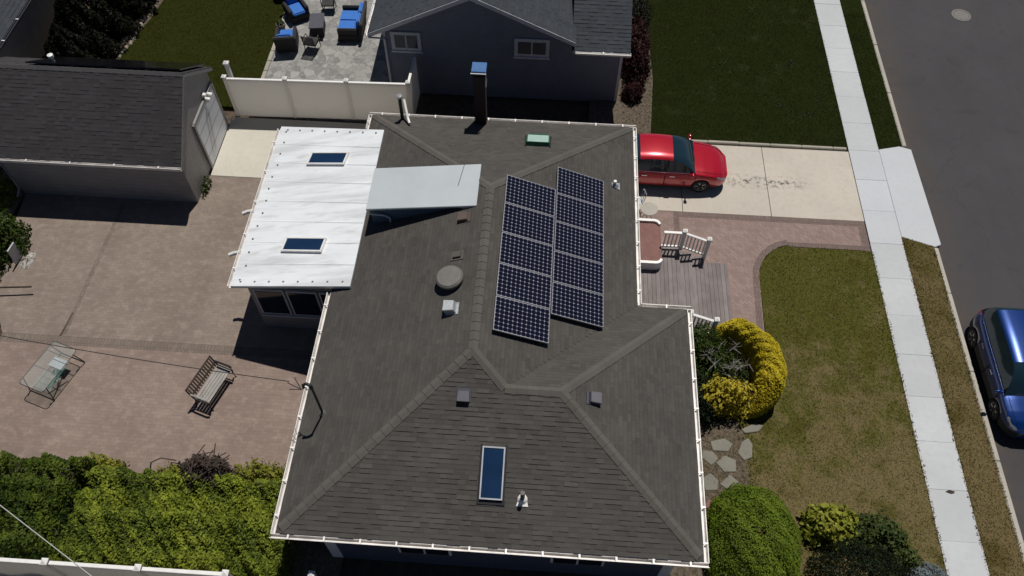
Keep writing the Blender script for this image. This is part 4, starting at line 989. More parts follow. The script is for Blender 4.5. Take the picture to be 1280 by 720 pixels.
balustrade(13.62, 2.6, 4.74, 5.62, 1.5, 1.12, .72, .32)
lan = thing('door_landing', 'raised brick red entrance landing with white rounded side curbs', 'landing', (3.2,16.8,0))
def rounded(ax, hy, r, k=6):
    q = [(-.75,-hy)]
    for i in range(k+1): a_ = -math.pi/2 + math.pi/2*i/k; q.append((ax-r+r*math.cos(a_), -hy+r+r*math.sin(a_)))
    for i in range(k+1): a_ = math.pi/2*i/k; q.append((ax-r+r*math.cos(a_), hy-r+r*math.sin(a_)))
    return q + [(-.75,hy)]
mb = MB(); mb.prism(rounded(.85,.90,.22), .602, .90); mb.build('floor', M['redfloor'], lan)
out, inn = rounded(.87,.95,.25), rounded(.79,.85,.17); hh_ = len(out)//2
for rng_ in (range(0, hh_-2), range(hh_+1, len(out)-1)):
    mb = MB()
    for i in rng_: mb.prism([out[i], out[i+1], inn[i+1], inn[i]], .603, .99)
    mb.build('side_curb', M['white'], lan)
# bistro set at the side of the landing
bt = thing('bistro_table', 'small round pale bistro table on the pavers beside the red landing', 'table', (3.72,18.42,0))
mb = MB(); mb.lathe([(0,.70),(.30,.70),(.31,.715),(.30,.73),(0,.73)], n=32); mb.build('tabletop', M['kerb'], bt, smooth=True)
for a in (0,2.094,4.189):
    mb = MB(); mb.tube([(.05*math.cos(a),.05*math.sin(a),.69),(.08*math.cos(a),.08*math.sin(a),.35),(.26*math.cos(a),.26*math.sin(a),0.01)], .012, 8); mb.build('leg', M['iron'], bt)
bc = thing('garden_chair', 'pale grey green metal garden chair tucked beside the round bistro table', 'chair', (3.35,19.0,0), R(200))
mb = MB(); mb.lathe([(0,.44),(.21,.44),(.22,.455),(.21,.47),(0,.47)], n=24); mb.build('seat', M['trim'], bc)
mb = MB(); mb.tube([(-.2,-.12,.45),(-.24,-.14,.85),(-.22,0,.93),(-.24,.14,.85),(-.2,.12,.45)], .014, 8); mb.tube([(-.22,0,.47),(-.225,0,.93)], .012, 6); mb.build('backrest', M['trim'], bc)
for x, y in ((.15,.15),(.15,-.15),(-.15,.15),(-.15,-.15)):
    mb = MB(); mb.tube([(x,y,.44),(x*1.3,y*1.3,.0)], .012, 8); mb.build('leg', M['iron'], bc)

# ================================================================== CARS
def lerp_tab(tab, t):
    for (a, x), (b, y) in zip(tab, tab[1:]):
        if t <= b:
            f = (t-a)/(b-a) if b > a else 0; f = f*f*(3-2*f) if False else f
            return x + (y-x)*f
    return tab[-1][1]
def car(name, label, paint, loc, rz, Ln, W, Hr, deckz, green, roofr, axles, belt=0.95, group=None, shade_clad=False):
    root = thing(name, label, 'car', loc, rz, group)
    hw = [(0,.70),(.015,.80),(.05,.91),(.12,.97),(.3,1),(.7,1),(.82,.985),(.90,.94),(.95,.85),(.985,.70),(1,.52)]
    T = sorted(set([round(x,4) for x in np.concatenate([np.linspace(0,1,93), [.005,.99,.995]])]))
    rA = .345; zc = .31
    def zb(t):
        x = t*Ln; z = .20 + (.10*max(0,(.04-t)/.04)) + (.06*max(0,(t-.96)/.04))
        for a in axles:
            d = x-a
            if abs(d) < rA: z = max(z, zc + math.sqrt(rA*rA-d*d))
        return z
    rows = []
    for t in T:
        w2 = W/2*lerp_tab(hw, t); zt = lerp_tab(deckz, t); b = zb(t); x = t*Ln - Ln/2
        z1 = max(b+.02, .32); z2 = max(z1+.03, .56); z3 = max(z2+.02, zt-.13); z4 = max(z3+.02, zt-.045)
        half = [(.93*w2,b),(.985*w2,z1),(w2,z2),(.985*w2,z3),(.945*w2,z4),(.86*w2,max(z4+.01,zt-.01)),(.5*w2,max(z4+.02,zt+.018)),(0,max(z4+.025,zt+.03))]
        rows.append([(x,-y,z) for y,z in half] + [(x,y,z) for y,z in half[-2::-1]])
    nc = len(rows[0])
    doors = [(axles[0]+.36, axles[0]+.36+ (axles[1]-axles[0]-.62)*.47), (axles[0]+.36+(axles[1]-axles[0]-.62)*.48, axles[1]-.25)]
    mb = MB(); mb.v = [p for r in rows for p in r]; mb.t = [.5]*len(mb.v)
    dmb = {}
    for i in range(len(T)-1):
        xm = (T[i]+T[i+1])/2*Ln
        for j in range(nc-1):
            f = (i*nc+j, i*nc+j+1, (i+1)*nc+j+1, (i+1)*nc+j)
            side = 0 if j in (1,2,3) else 1 if j in (nc-3,nc-4,nc-5+0) and j >= nc-5 else None
            key = None
            if side is not None and not (shade_clad and j in (1,nc-3)) and (j in (1,2,3) or j in (nc-2-1,nc-2-2,nc-2-3)):
                for k, (a, b) in enumerate(doors):
                    if a <= xm <= b: key = (k, 0 if j < nc/2 else 1)
            if key: 
                d = dmb.setdefault(key, MB()); s = .004*(-1 if key[1] == 0 else 1)
                d.add([(mb.v[q][0], mb.v[q][1]+s, mb.v[q][2]) for q in f], [(0,1,2,3)])
            mb.f.append(f); mb.m.append(1 if j in ((0,1,nc-3,nc-2) if shade_clad else (0,nc-2)) and not key else 0)  # black cladding rows, also standing in for shade on the lower sides
        mb.f.append((i*nc, (i+1)*nc, (i+1)*nc+nc-1, i*nc+nc-1)); mb.m.append(1)
    mb.f.append(tuple(range(nc))); mb.m.append(0); mb.f.append(tuple((len(T)-1)*nc+k for k in range(nc-1,-1,-1))); mb.m.append(0)
    # greenhouse
    g0, r0, r1, g1 = green[0], roofr[0], roofr[1], green[1]
    GT = sorted(set(list(np.linspace(g0,r0,9)) + list(np.linspace(r0,r1,13)) + list(np.linspace(r1,g1,9))))
    grow = []
    for t in GT:
        base = lerp_tab(deckz, t) - .03
        if t < r0: f = math.sin((t-g0)/(r0-g0)*math.pi/2)**.9
        elif t > r1: f = math.sin((g1-t)/(g1-r1)*math.pi/2)**.95
        else: f = 1.0
        crown = .035*math.sin(math.pi*(t-r0)/(r1-r0)) if r0 < t < r1 else 0
        zr = base + (Hr-.035-base)*f + crown; w2 = W/2*lerp_tab(hw, t)
        yb = .905*w2; yt = yb - .235*w2*f; x = t*Ln - Ln/2
        half = [(yb,base-.02),(yb-.01*f,base+.01),(yt+.035,zr-.055*f-.01),(yt-.03,zr-.012*f),(yt*.55,zr+.012),(0,zr+.02)]
        grow.append([(x,-y,z) for y,z in half] + [(x,y,z) for y,z in half[-2::-1]])
    gc = len(grow[0]); base_i = len(mb.v); mb.v += [p for r in grow for p in r]; mb.t += [.5]*(len(mb.v)-len(mb.t))
    parts = {}
    bp = (doors[0][1]/Ln)
    for i in range(len(GT)-1):
        tm = (GT[i]+GT[i+1])/2
        for j in range(gc-1):
            f = (base_i+i*gc+j, base_i+i*gc+j+1, base_i+(i+1)*gc+j+1, base_i+(i+1)*gc+j); key = None; mi = 0
            if j in (1, gc-3):
                mi = 1
                lo = g0+(r0-g0)*.35; hi = g1-(g1-r1)*.22
                if lo < tm < bp-.006: key = ('side_window', 0, j)
                elif bp+.006 < tm < hi: key = ('side_window', 1, j)
            elif 2 <= j <= gc-4:
                if tm > r1+.003: key = ('windshield', 0, 0) if 2 < j < gc-4 or True else None
                elif tm < r0-.003: key = ('rear_window', 0, 0)
                if key and tm > g1-(g1-r1)*.1: key = key
            if key: parts.setdefault(key, MB()).add([mb.v[q] for q in f], [(0,1,2,3)])
            else: mb.f.append(f); mb.m.append(mi)
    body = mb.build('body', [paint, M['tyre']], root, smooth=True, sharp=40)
    def weld(m_, name, mat, par=root):
        o = m_.build(name, mat, par); b_ = bmesh.new(); b_.from_mesh(o.data); bmesh.ops.remove_doubles(b_, verts=b_.verts, dist=.0005); bmesh.ops.recalc_face_normals(b_, faces=b_.faces); b_.to_mesh(o.data); b_.free()
        o.data.polygons.foreach_set('use_smooth', [True]*len(o.data.polygons)); return o
    for key, m_ in parts.items(): weld(m_, key[0], M['carglass'])
    for (k, sd_), m_ in dmb.items():
        d = weld(m_, 'door', paint); a, b = doors[k]; s = -1 if sd_ == 0 else 1
        h = MB(); x = a + .14 - Ln/2; h.box(x,x+.19,s*(W/2-.012),s*(W/2+.028),.80,.83); h.build('door_handle', M['chrome'], d, bevel=.006)
        for xx in (a, b):
            h = MB(); yy = s*(W/2*lerp_tab(hw, xx/Ln)+.003); h.box(xx-Ln/2-.006,xx-Ln/2+.006,yy-.012,yy+.003,.34,.84); h.build('door_gap', M['tyre'], d)
    for s in (-1,1):
        # beltline strip
        q = MB(); xs = np.linspace(g0+.06, g1-.05, 14); q.tube([(t*Ln-Ln/2, s*(W/2*lerp_tab(hw,t)*.925), lerp_tab(deckz,t)-.012) for t in xs], .011, 6); q.build('window_trim', M['chrome'], root)
        # mirrors
        q = MB(); xm = (g1-.03)*Ln-Ln/2; q.lathe([(.0,-.09),(.075,-.06),(.095,0),(.075,.06),(0,.09)], (xm, s*(W/2+.085), 1.0), 14, mat=Matrix.Scale(.7,3,(1,0,0)) @ Matrix.Rotation(R(90),3,'X')); q.tube([(xm,s*(W/2-.08),.95),(xm,s*(W/2+.04),.98)], .025, 6); q.build('wing_mirror', paint, root, smooth=True)
        # lamps
        q = MB(); q.lathe([(0,-.05),(.09,-.03),(.12,0.0),(.09,.03),(0,.045)], (0,0,0), 16); 
        o = q.build('headlight', M['lamp'], root, smooth=True); t = .945; o.location = (t*Ln-Ln/2, s*W/2*lerp_tab(hw,t)*.9, lerp_tab(deckz,t)-.08); o.rotation_euler = (R(-25)*s, R(22), R(-35)*s); o.scale = (2.0,.75,.7)
        q = MB(); q.lathe([(0,-.05),(.09,-.03),(.12,0.0),(.09,.03),(0,.045)], (0,0,0), 16)
        o = q.build('tail_light', M['tail'], root, smooth=True); t = .035; o.location = (t*Ln-Ln/2, s*W/2*lerp_tab(hw,t)*.92, lerp_tab(deckz,t)-.10); o.rotation_euler = (R(-55)*s, R(-30), R(25)*s); o.scale = (1.6,.8,.4)
        for a in axles:
            q = MB(); y0 = s*(W/2-.2); y1 = s*(W/2-.012)
            q.lathe([(.2,0),(.30,.0),(.318,.03),(.318,.16),(.30,.19),(.215,.19),(.2,.17)], (0,0,0), 36, axis='y')
            wl_ = q.build('wheel', M['tyre'], root, smooth=True); wl_.location = (a-Ln/2, y0 if s > 0 else y0, .318); 
            wl_.rotation_euler = (0,0,0 if s > 0 else math.pi)
            q = MB(); q.lathe([(.0,.13),(.05,.165),(.06,.165),(.06,.13)], (0,0,0), 16, axis='y')
            for kx in range(5):
                an = kx*2*math.pi/5; m3 = Matrix.Rotation(an,3,'Y')
                vs_ = [m3 @ Vector(p) for p in ((.04,.14,-.035),(.21,.15,-.028),(.21,.15,.028),(.04,.14,.035),(.04,.168,-.03),(.21,.176,-.02),(.21,.176,.02),(.04,.168,.03))]
                q.add([tuple(p) for p in vs_], [(3,2,1,0),(4,5,6,7),(0,1,5,4),(1,2,6,5),(2,3,7,6),(3,0,4,7)])
            q.lathe([(.2,.10),(.2,.18),(.222,.185),(.222,.10)], (0,0,0), 30, axis='y'); q.lathe([(.0,.02),(.2,.02),(.2,.03),(0,.03)], (0,0,0), 20, 1, axis='y')
            q.build('rim', [M['rim'], M['dark']], wl_)
    # shut lines, wipers, plate
    for s in (-1,1):
        q = MB(); ts = np.linspace(g1+.005, .955, 14); q.tube([(t*Ln-Ln/2, s*W/2*lerp_tab(hw,t)*(.80-.1*(t-g1)), lerp_tab(deckz,t)+.004) for t in ts], .006, 5); q.build('bonnet_gap', M['tyre'], root)
    q = MB(); q.tube([((g1-.004)*Ln-Ln/2, .55, lerp_tab(deckz,g1)+.03), ((g1-.012)*Ln-Ln/2, .0, lerp_tab(deckz,g1)+.06)], .012, 5); q.tube([((g1-.004)*Ln-Ln/2, .05, lerp_tab(deckz,g1)+.035), ((g1-.012)*Ln-Ln/2, -.5, lerp_tab(deckz,g1)+.05)], .012, 5); q.build('wiper', M['tyre'], root)
    # grille and bumpers
    q = MB(); q.box(Ln/2-.035,Ln/2+.006,-.33,.33,.40,.56); q.build('grille', M['tyre'], root, bevel=.01)
    q = MB(); q.box(-Ln/2-.006,-Ln/2+.02,-.42,.42,.42,.62); q.build('bumper_panel', M['tyre'], root, bevel=.01)
    return root
sedan_deck = [(0,.60),(.012,.78),(.04,.93),(.12,.985),(.22,.97),(.5,.94),(.66,.955),(.72,.95),(.80,.90),(.88,.83),(.94,.745),(.98,.63),(1,.52)]
car('parked_car', 'red sedan parked on the concrete driveway, its rear under the house eave', M['redpaint'], (4.34,20.82,-.002), 0, 4.62, 1.80, 1.45, sedan_deck, (.10,.735), (.29,.545), (.95,3.65))
hatch_deck = [(0,.64),(.012,.86),(.03,1.0),(.10,1.06),(.3,1.04),(.6,1.02),(.70,1.01),(.78,.97),(.87,.91),(.94,.83),(.98,.70),(1,.56)]
car('parked_car', 'blue hatchback parked against the kerb on the road at the right', M['bluepaint'], (14.96,12.82,-.118), R(-90), 4.2, 1.82, 1.66, hatch_deck, (.025,.76), (.12,.56), (.78,3.32), shade_clad=True)

# ================================================================== YARD FURNITURE
bench = thing('garden_bench', 'weathered wooden garden bench with slatted back and black iron ends on the patio', 'bench', (-9.83,10.72,0), R(72))
mb = MB()
for i in range(5): mb.box(-.6,.6,-.24+i*.098,-.24+i*.098+.088,.42,.445,0,random.random())
mb.build('seat', M['benchwood'], bench, bevel=.004)
mb = MB()
for z in (.52,.83): mb.box(-.6,.6,.285+(z-.45)*.28,.315+(z-.45)*.28,z,z+.06,0,.4)
for i in range(13):
    x = -.56+i*.0933
    mb.add([(x-.024,.275,.44),(x+.024,.275,.44),(x+.024,.30,.44),(x-.024,.30,.44),(x-.024,.39,.88),(x+.024,.39,.88),(x+.024,.415,.88),(x-.024,.415,.88)], [(3,2,1,0),(4,5,6,7),(0,1,5,4),(1,2,6,5),(2,3,7,6),(3,0,4,7)], 0, random.random())
mb.build('backrest', M['benchdark'], bench)
for s in (-1,1):
    x = s*.63; mb = MB()
    mb.tube([(x,-.27,0),(x,-.22,.2),(x,-.27,.42),(x,-.26,.58),(x,-.2,.64)], .026, 8); mb.tube([(x,.36,0),(x,.27,.25),(x,.27,.44),(x,.40,.88)], .026, 8); mb.tube([(x,-.25,.40),(x,.27,.42)], .022, 8)
    mb.build('bench_end', M['iron'], bench)
    mb = MB(); mb.tube([(x,-.29,.60),(x,-.22,.66),(x,.1,.66),(x,.33,.63)], .034, 8); mb.build('armrest', M['benchwood'] if s < 0 else M['iron'], bench)
# glass patio table
gt = thing('patio_table', 'rectangular glass topped patio table with thin dark sled legs', 'table', (-14.97,10.87,0), R(72))
HT = .66
mb = MB(); r_ = .1; a, b = .80, .45
pl = []
for cx, cy, a0 in ((a-r_,b-r_,0),(-a+r_,b-r_,90),(-a+r_,-b+r_,180),(a-r_,-b+r_,270)):
    for k in range(5): q = R(a0+k*22.5); pl.append((cx+r_*math.cos(q), cy+r_*math.sin(q)))
mb.prism(pl, HT, HT+.008); mb.build('tabletop', M['tglass'], gt)
mb = MB(); mb.tube([(x,y,HT-.004) for x,y in pl], .013, 8, closed=True); mb.tube([(-.12,-b+.02,HT-.015),(-.12,b-.02,HT-.015)], .01, 6); mb.tube([(a-.34,-b+.02,HT-.015),(a-.34,b-.02,HT-.015)], .012, 6); mb.build('table_rim', M['iron'], gt)
for s in (-1,1):
    mb = MB(); x = s*.62; mb.tube([(x,-b+.03,HT-.01),(x+s*.1,-b-.02,.04),(x+s*.1,-b+.06,.015),(x+s*.1,b-.06,.015),(x+s*.1,b+.02,.04),(x,b-.03,HT-.01)], .017, 8); mb.build('leg', M['iron'], gt)
mb = MB(); 
for p, q in (((-.55,-.12,.16),(.18,-.40,.5)),((-.55,-.40,.5),(.18,-.12,.16)),((-.3,-.3,.3),(.1,-.1,.45))):
    mb.tube([p,q], .022, 8)
mb.build('brace', M['teal'], gt)
mb = MB(); mb.box(-.62,-.05,-.36,.30,.3,.308); mb.build('lower_shelf', M['tglass'], gt)
mb = MB(); mb.box(.12,.45,-.25,.28,.34,.36); mb.build('tray', M['trim'], gt)

def armchair(label, loc, rz, wide=.78, back_cushion=True, group='wicker seats with blue cushions'):
    t = thing('wicker_armchair' if wide < 1 else 'wicker_loveseat', label, 'armchair' if wide < 1 else 'sofa', loc, rz, group); a = wide/2
    mb = MB(); mb.box(-a,a,-.38,.40,.06,.32); mb.build('seat_base', M['wicker'], t, bevel=.02)
    for s in (-1,1):
        mb = MB(); mb.box(min(s*a,s*(a-.12)),max(s*a,s*(a-.12)),-.38,.40,.321,.62); mb.build('arm', M['wicker'], t, bevel=.03)
    mb = MB(); R_ = Matrix.Rotation(R(-10),3,'X'); mb.box(-a,a,.40,.52,.06,.88,rot=R_,org=(0,.4,.3)); mb.build('backrest', M['wicker'], t, bevel=.03)
    k = 1 if wide < 1 else 2; w_ = (wide-.26)/k
    for i in range(k):
        x0 = -a+.13+i*w_
        mb = MB(); mb.box(x0+.005,x0+w_-.005,-.40,.28,.325,.47); mb.build('seat_cushion', M['blue'], t, bevel=.04)
        mb = MB(); mb.box(x0+.01,x0+w_-.01,.27,.40,.40,.90,rot=R_,org=(0,.4,.3)); mb.build('back_cushion', M['blue'], t, bevel=.04)
    t.scale = (1.12,1.12,1.05)
    for x in (-a+.06,a-.06):
        for y in (-.33,.38): mb = MB(); mb.box(x-.03,x+.03,y-.03,y+.03,0,.06); mb.build('foot', M['wicker'], t)
    return t
armchair('dark wicker armchair with blue seat nearest the white fence', (-11.25,27.05,0), R(190))
armchair('dark wicker armchair with tall blue back at the lawn edge of the patio', (-11.25,28.95,0), R(35))
armchair('dark wicker loveseat with long blue cushions near the slate house', (-8.75,28.25,0), R(-88), 1.5)
ft = thing('fire_table', 'square black fire table in the middle of the grey patio', 'table', (-10.15,28.05,0), R(8))
mb = MB(); mb.box(-.27,.27,-.42,.42,0,.5); mb.build('base', M['wicker'], ft, bevel=.01)
mb = MB(); mb.box(-.31,.31,-.5,.5,.501,.55); mb.build('tabletop', M['ventblue'], ft, bevel=.01)
def sidechair(label, loc, rz):
    t = thing('metal_chair', label, 'chair', loc, rz, 'dark metal chairs by the fire table')
    mb = MB(); mb.box(-.28,.28,-.27,.27,.38,.44); mb.build('seat', M['iron'], t, bevel=.008)
    mb = MB(); mb.tube([(-.24,.24,.42),(-.25,.34,.88),(.25,.34,.88),(.24,.24,.42)], .02, 8)
    for i in range(7): x = -.2+i*.067; mb.tube([(x,.25,.44),(x,.335,.87)], .026, 6)
    mb.build('backrest', M['iron'], t)
    for x, y in ((-.23,-.22),(.23,-.22),(-.23,.22),(.23,.22)): mb = MB(); mb.tube([(x,y,.41),(x*1.12,y*1.2,0)], .018, 8); mb.build('leg', M['iron'], t)
    for s in (-1,1): mb = MB(); mb.tube([(s*.27,.26,.62),(s*.28,-.2,.63),(s*.26,-.23,.42)], .018, 8); mb.build('arm', M['iron'], t)
    return t
sidechair('dark metal chair on the fence side of the fire table', (-10.15,26.85,0), R(172))
sidechair('dark metal chair on the far side of the fire table', (-9.95,29.5,0), R(5))
pt = thing('plant_pot', 'grey round planter between the blue cushioned armchairs', 'planter', (-11.75,28.0,0))
mb = MB(); mb.lathe([(.13,0),(.19,.3),(.2,.34),(.17,.34),(.15,.28),(0,.28)], n=24); mb.build('pot', M['greymetal'], pt, smooth=True)
p, d = dome_pts(120, (0,0,.3), (.16,.16), .25); leaves('foliage', p, d, .08, M['hedged'], pt)
pt = thing('plant_pot', 'green plastic planter at the top edge beside the back lawn', 'planter', (-12.3,30.2,0))
mb = MB(); mb.lathe([(.2,0),(.27,.36),(.28,.4),(.24,.4),(.22,.32),(0,.32)], n=24); mb.build('pot', M['green_plastic'], pt, smooth=True)
p, d = dome_pts(160, (0,0,.35), (.28,.28), .4); leaves('foliage', p, d, .1, M['hedged'], pt)

# wires
def wire(label, pts, r, mat, name='overhead_wire'):
    mb = MB(); P_ = []; 
    for i in range(len(pts)-1):
        a, b = Vector(pts[i]), Vector(pts[i+1])
        for k in range(16):
            f = k/16; P_.append(a.lerp(b, f) - Vector((0,0,.35*4*f*(1-f)*(b-a).length/12)))
    P_.append(Vector(pts[-1])); mb.tube(P_, r, 5); o = mb.build(name, mat); return tag(o, label, 'wire')
wire('thin black service wire running left from the house mast above the patio', [(-6.0,8.75,4.9),(-22,10.75,5.1)], .011, M['wire'])
wire('pale grey cable crossing the lower left corner above the hedge', [(-17.5,8.3,5.6),(-5.5,1.9,4.6)], .012, M['palewire'])

# left edge clutter
o = MB(); o.prism([(-.02,-.2),(.02,-.2),(.02,.2),(-.02,.2)], 0, .8); o = o.build('screen_panel', M['trim']); o.location = (-18.05,15.2,0); o.rotation_euler = (0,R(8),R(-6)); tag(o, 'pale upright panel leaning by the shrub at the patio edge', 'panel')
def cloth_heap(label, loc, sx, sy, h, mat, seed):
    rr = np.random.default_rng(seed); n = 16; mb = MB(); vs = []
    for i in range(n):
        for j in range(n):
            x, y = (i/(n-1)-.5)*2, (j/(n-1)-.5)*2; q = np.array([[x*2,y*2,seed]]); z = max(0, (1-x*x)*(1-y*y))*h*(.7+.5*vnoise(q,1.6)[0])
            vs.append((x*sx+rr.normal(0,.02), y*sy+rr.normal(0,.02), float(z)+.01))
    mb.add(vs, [(i*n+j,(i+1)*n+j,(i+1)*n+j+1,i*n+j+1) for i in range(n-1) for j in range(n-1)])
    o = mb.build('tarp', mat, smooth=True, sharp=180); o.location = loc; return tag(o, label, 'tarp')
cloth_heap('crumpled pale tarp on the patio beside the left shrub', (-17.72,15.2,0), .16, .34, .16, M['cloth'], 3)
o = MB(); o.tube([(-19.2,13.7,.35),(-16.95,13.95,.3)], .03, 8); o = o.build('metal_pole', M['brown']); tag(o, 'dark rusty pole lying across the edge of the patio at far left', 'pole')
o = MB(); o.prism([(-.03,-1.6),(.03,-1.6),(.03,1.6),(-.03,1.6)], 0, 1.5); o = o.build('fence_panel', M['paleblue'], bevel=.01); o.location = (-20.55,19.2,0); tag(o, 'pale blue grey panel fence left of the garage', 'fence')
# manhole
t = thing('manhole_cover', 'round manhole cover in the asphalt road at the upper right', 'manhole', (18.07,31.3,-.12))
mb = MB(); mb.lathe([(.33,.0),(.33,.012),(.0,.012)], n=32); mb.build('lid', M['greymetal'], t); mb = MB(); mb.lathe([(.34,0),(.34,.014),(.42,.014),(.42,0)], n=32); mb.build('ring', M['greymetal'], t)
# leaf scrap on the sidewalk
mb = MB(); mb.add([(-.13,0,.005),(-.03,.05,.03),(.1,.03,.02),(.14,-.01,.05),(.02,-.05,.02)], [(0,4,1),(1,4,2),(2,4,3)]); o = mb.build('dead_leaf', M['brown']); o.location = (12.23,8.94,.01); tag(o, 'single dark dead leaf lying on the pale sidewalk', 'leaf')

# stepping stones
sts = [(6.45,9.85,.36,.22,75,'large upright pale stepping stone next to the brown lawn'),(5.75,9.95,.34,.26,10,'pale stepping stone just below the golden shrub shadow'),(5.85,9.35,.28,.34,30,'broad grey stepping stone second from the golden shrub'),(5.35,9.55,.22,.28,60,'small grey stepping stone against the gutter side below the golden shrub'),
 (5.9,8.72,.30,.30,0,'square grey stepping stone beside the green dome shrub'),(5.33,8.75,.26,.3,20,'grey stepping stone close to the house above the dome shrub'),(6.72,10.55,.36,.14,20,'thin slab of stone at the edge of the lawn by the golden shrub'),(5.3,8.05,.2,.24,40,'reddish brick coloured stepping stone left of the dome shrub')]
for x, y, a, b, r_, lb in sts:
    rr = random.Random(int(x*100+y)); mb = MB(); k = rr.choice((4,5,5,6))
    pl = [(a*math.cos(2*math.pi*i/k)*rr.uniform(.9,1.25), b*math.sin(2*math.pi*i/k)*rr.uniform(.8,1.15)) for i in range(k)]
    mb.prism(pl, -.05, .035); o = mb.build('stepping_stone', M['redfloor'] if 'reddish' in lb else M['stone'], bevel=.012); o.location = (x,y,0); o.rotation_euler = (0,0,R(r_)); tag(o, lb, 'stone', 'stepping stones along the house')

# ================================================================== PLANTS
# golden clipped shrub: a crescent mound
gx, gy = 5.85, 12.1
t = thing('golden_shrub', 'clipped golden yellow shrub curving around a dark hollow beside the deck', 'shrub', (gx,gy,0))
n_ = 24000; an = rng.uniform(R(-58), R(108), n_); sx_ = rng.uniform(0, math.pi, n_); dq = 1 - .22*rng.random(n_)**1.5
endf = np.clip(np.minimum(an-R(-58), R(108)-an)/.6, 0.02, 1)**.6
lm = 1 + .05*np.sin(an*3.3+1) + .025*np.sin(an*9+sx_*4) + .02*np.sin(an*23-sx_*7) ; wv = .34 + .07*np.clip(R(60)-an, 0, 1.2); rad = 1.35 + wv*np.cos(sx_)*dq*endf*lm
p = np.column_stack([rad*np.cos(an), rad*1.06*np.sin(an), (.05 + 0*sx_) + (1.45*np.sin(sx_)**.42*dq*endf*lm)])
d = np.column_stack([np.cos(an)*np.cos(sx_), np.sin(an)*np.cos(sx_), np.sin(sx_)+.3])
leaves('foliage', p, d, .075, M['gold'], t, jitter=.45, up=.3)
stems('stem', (.5,0,0), (.7,1.2), .9, M['bark'], t, 14, 5)
shrub('loose_golden_shrub', 'loose yellow leaved shrub below the bare branches', 'shrub', (5.9,11.3,0), (.98,.52), 1.4, 1700, .135, M['golddim'], .35, 4, .5, k=2)
shrub('dark_shrub', 'dark green leafy shrub between the deck rail and the bare branches', 'shrub', (5.1,13.05,0), (.85,.75), 1.25, 4200, .09, M['hedged'], .3, 5, .4, k=3)
shrub('dark_shrub', 'low dark green shrub under the gutter, added to darken the shadow by the yellow leaves', 'shrub', (5.0,11.3,0), (.85,.9), 1.0, 3600, .09, M['darkleaf'], .3, 5, .4, k=4)  # extra dark shrub, fills in the shadow beneath the yellow leaves
t = thing('bare_shrub', 'bare grey branched shrub in the hollow of the golden shrub', 'shrub', (5.75,12.5,0))
rr = random.Random(4); mb = MB()
for i in range(16):
    a = rr.uniform(0,6.283); e = Vector((math.cos(a)*rr.uniform(.5,.95), math.sin(a)*rr.uniform(.4,.8), rr.uniform(.7,1.2))); m_ = e*.5+Vector((rr.uniform(-.1,.1),rr.uniform(-.1,.1),.15))
    mb.tube([(0,0,0), m_, e], .035, 6, r1=.012)
    for j in range(3):
        b0 = m_.lerp(e, rr.uniform(.3,.9)); mb.tube([b0, b0+Vector((rr.uniform(-.3,.3),rr.uniform(-.3,.3),rr.uniform(0,.25)))], .014, 5, r1=.006)
mb.build('branches', M['deadwood'], t)
p, d = dome_pts(4200, (-.1,0,0), (1.12,1.15), .95, .35, 4, .75); leaves('foliage', p, d, .085, M['hedged'], t)
# round dome shrub
t = thing('dome_shrub', 'large clipped round green shrub at the lower corner of the house', 'shrub', (6.22,6.85,0))
p, d = dome_pts(32000, (0,0,0), (1.33,1.8), 1.75, .075, 5, .16, 0, 2.2, 5, lambda p: ~((np.hypot(p[:,0]-.0,p[:,1]-.05) < .1) & (p[:,2] > 1.2))); leaves('foliage', p, d, .065, M['dome'], t, aspect=.45, jitter=.5)
stems('stem', (0,0,0), (.9,1.2), 1.3, M['bark'], t, 16, 8)
shrub('lime_shrub', 'yellow green leafy shrub beside the clipped dome shrub', 'shrub', (8.55,7.62,0), (.8,.62), .85, 1500, .15, M['lime'], .25, 5, .5, k=6, aspect=.75)
shrub('dark_shrub', 'big dark green shrub at the bottom edge right of the dome shrub', 'shrub', (9.1,6.15,0), (1.4,1.15), 1.25, 12000, .06, M['darkleaf'], .15, 5, .25, k=7)
shrub('mixed_shrub', 'mottled green leafy shrub between the dark shrub and the brown lawn', 'shrub', (9.75,7.4,0), (.85,.65), .85, 2000, .13, M['midleaf'], .3, 5, .5, k=8)
shrub('mixed_shrub', 'small low green plant at the lawn edge near the silver shrub', 'shrub', (10.45,6.85,0), (.45,.4), .5, 700, .11, M['midleaf'], .3, 5, .5, k=9)
shrub('silver_shrub', 'silvery blue shrub at the bottom edge beside the sidewalk', 'shrub', (11.0,6.3,0), (.6,.5), .55, 3000, .06, M['silver'], .2, 5, .3, k=10)
# hedge bed at the lower left
def hedge_pts(n, x0, x1, y0, y1, h, k=0, lump=.24):
    q = np.column_stack([rng.uniform(x0,x1,n), rng.uniform(y0,y1,n)])
    ex = np.minimum.reduce([(q[:,0]-x0), (x1-q[:,0]), (q[:,1]-y0), (y1-q[:,1])])
    z3 = np.column_stack([q, np.zeros(n)])
    ex = ex + .22*vnoise(z3, 3.2, k); keep = ex > -.02
    q, ex, z3 = q[keep], ex[keep], z3[keep]
    prof = np.clip(ex/.55, 0, 1); prof = np.sqrt(np.maximum(0, 1-(1-prof)**2))
    top = h*prof*(1+lump*vnoise(z3, 2.1, k)+lump*.7*vnoise(z3, 5.3, k+2))
    z = top*(1-.45*rng.random(len(q))**2)
    nn = np.column_stack([-.5*np.cos(q[:,0]*4), -.5*np.sin(q[:,1]*4), np.ones(len(q))])
    return np.column_stack([q, np.maximum(z,.03)]), nn
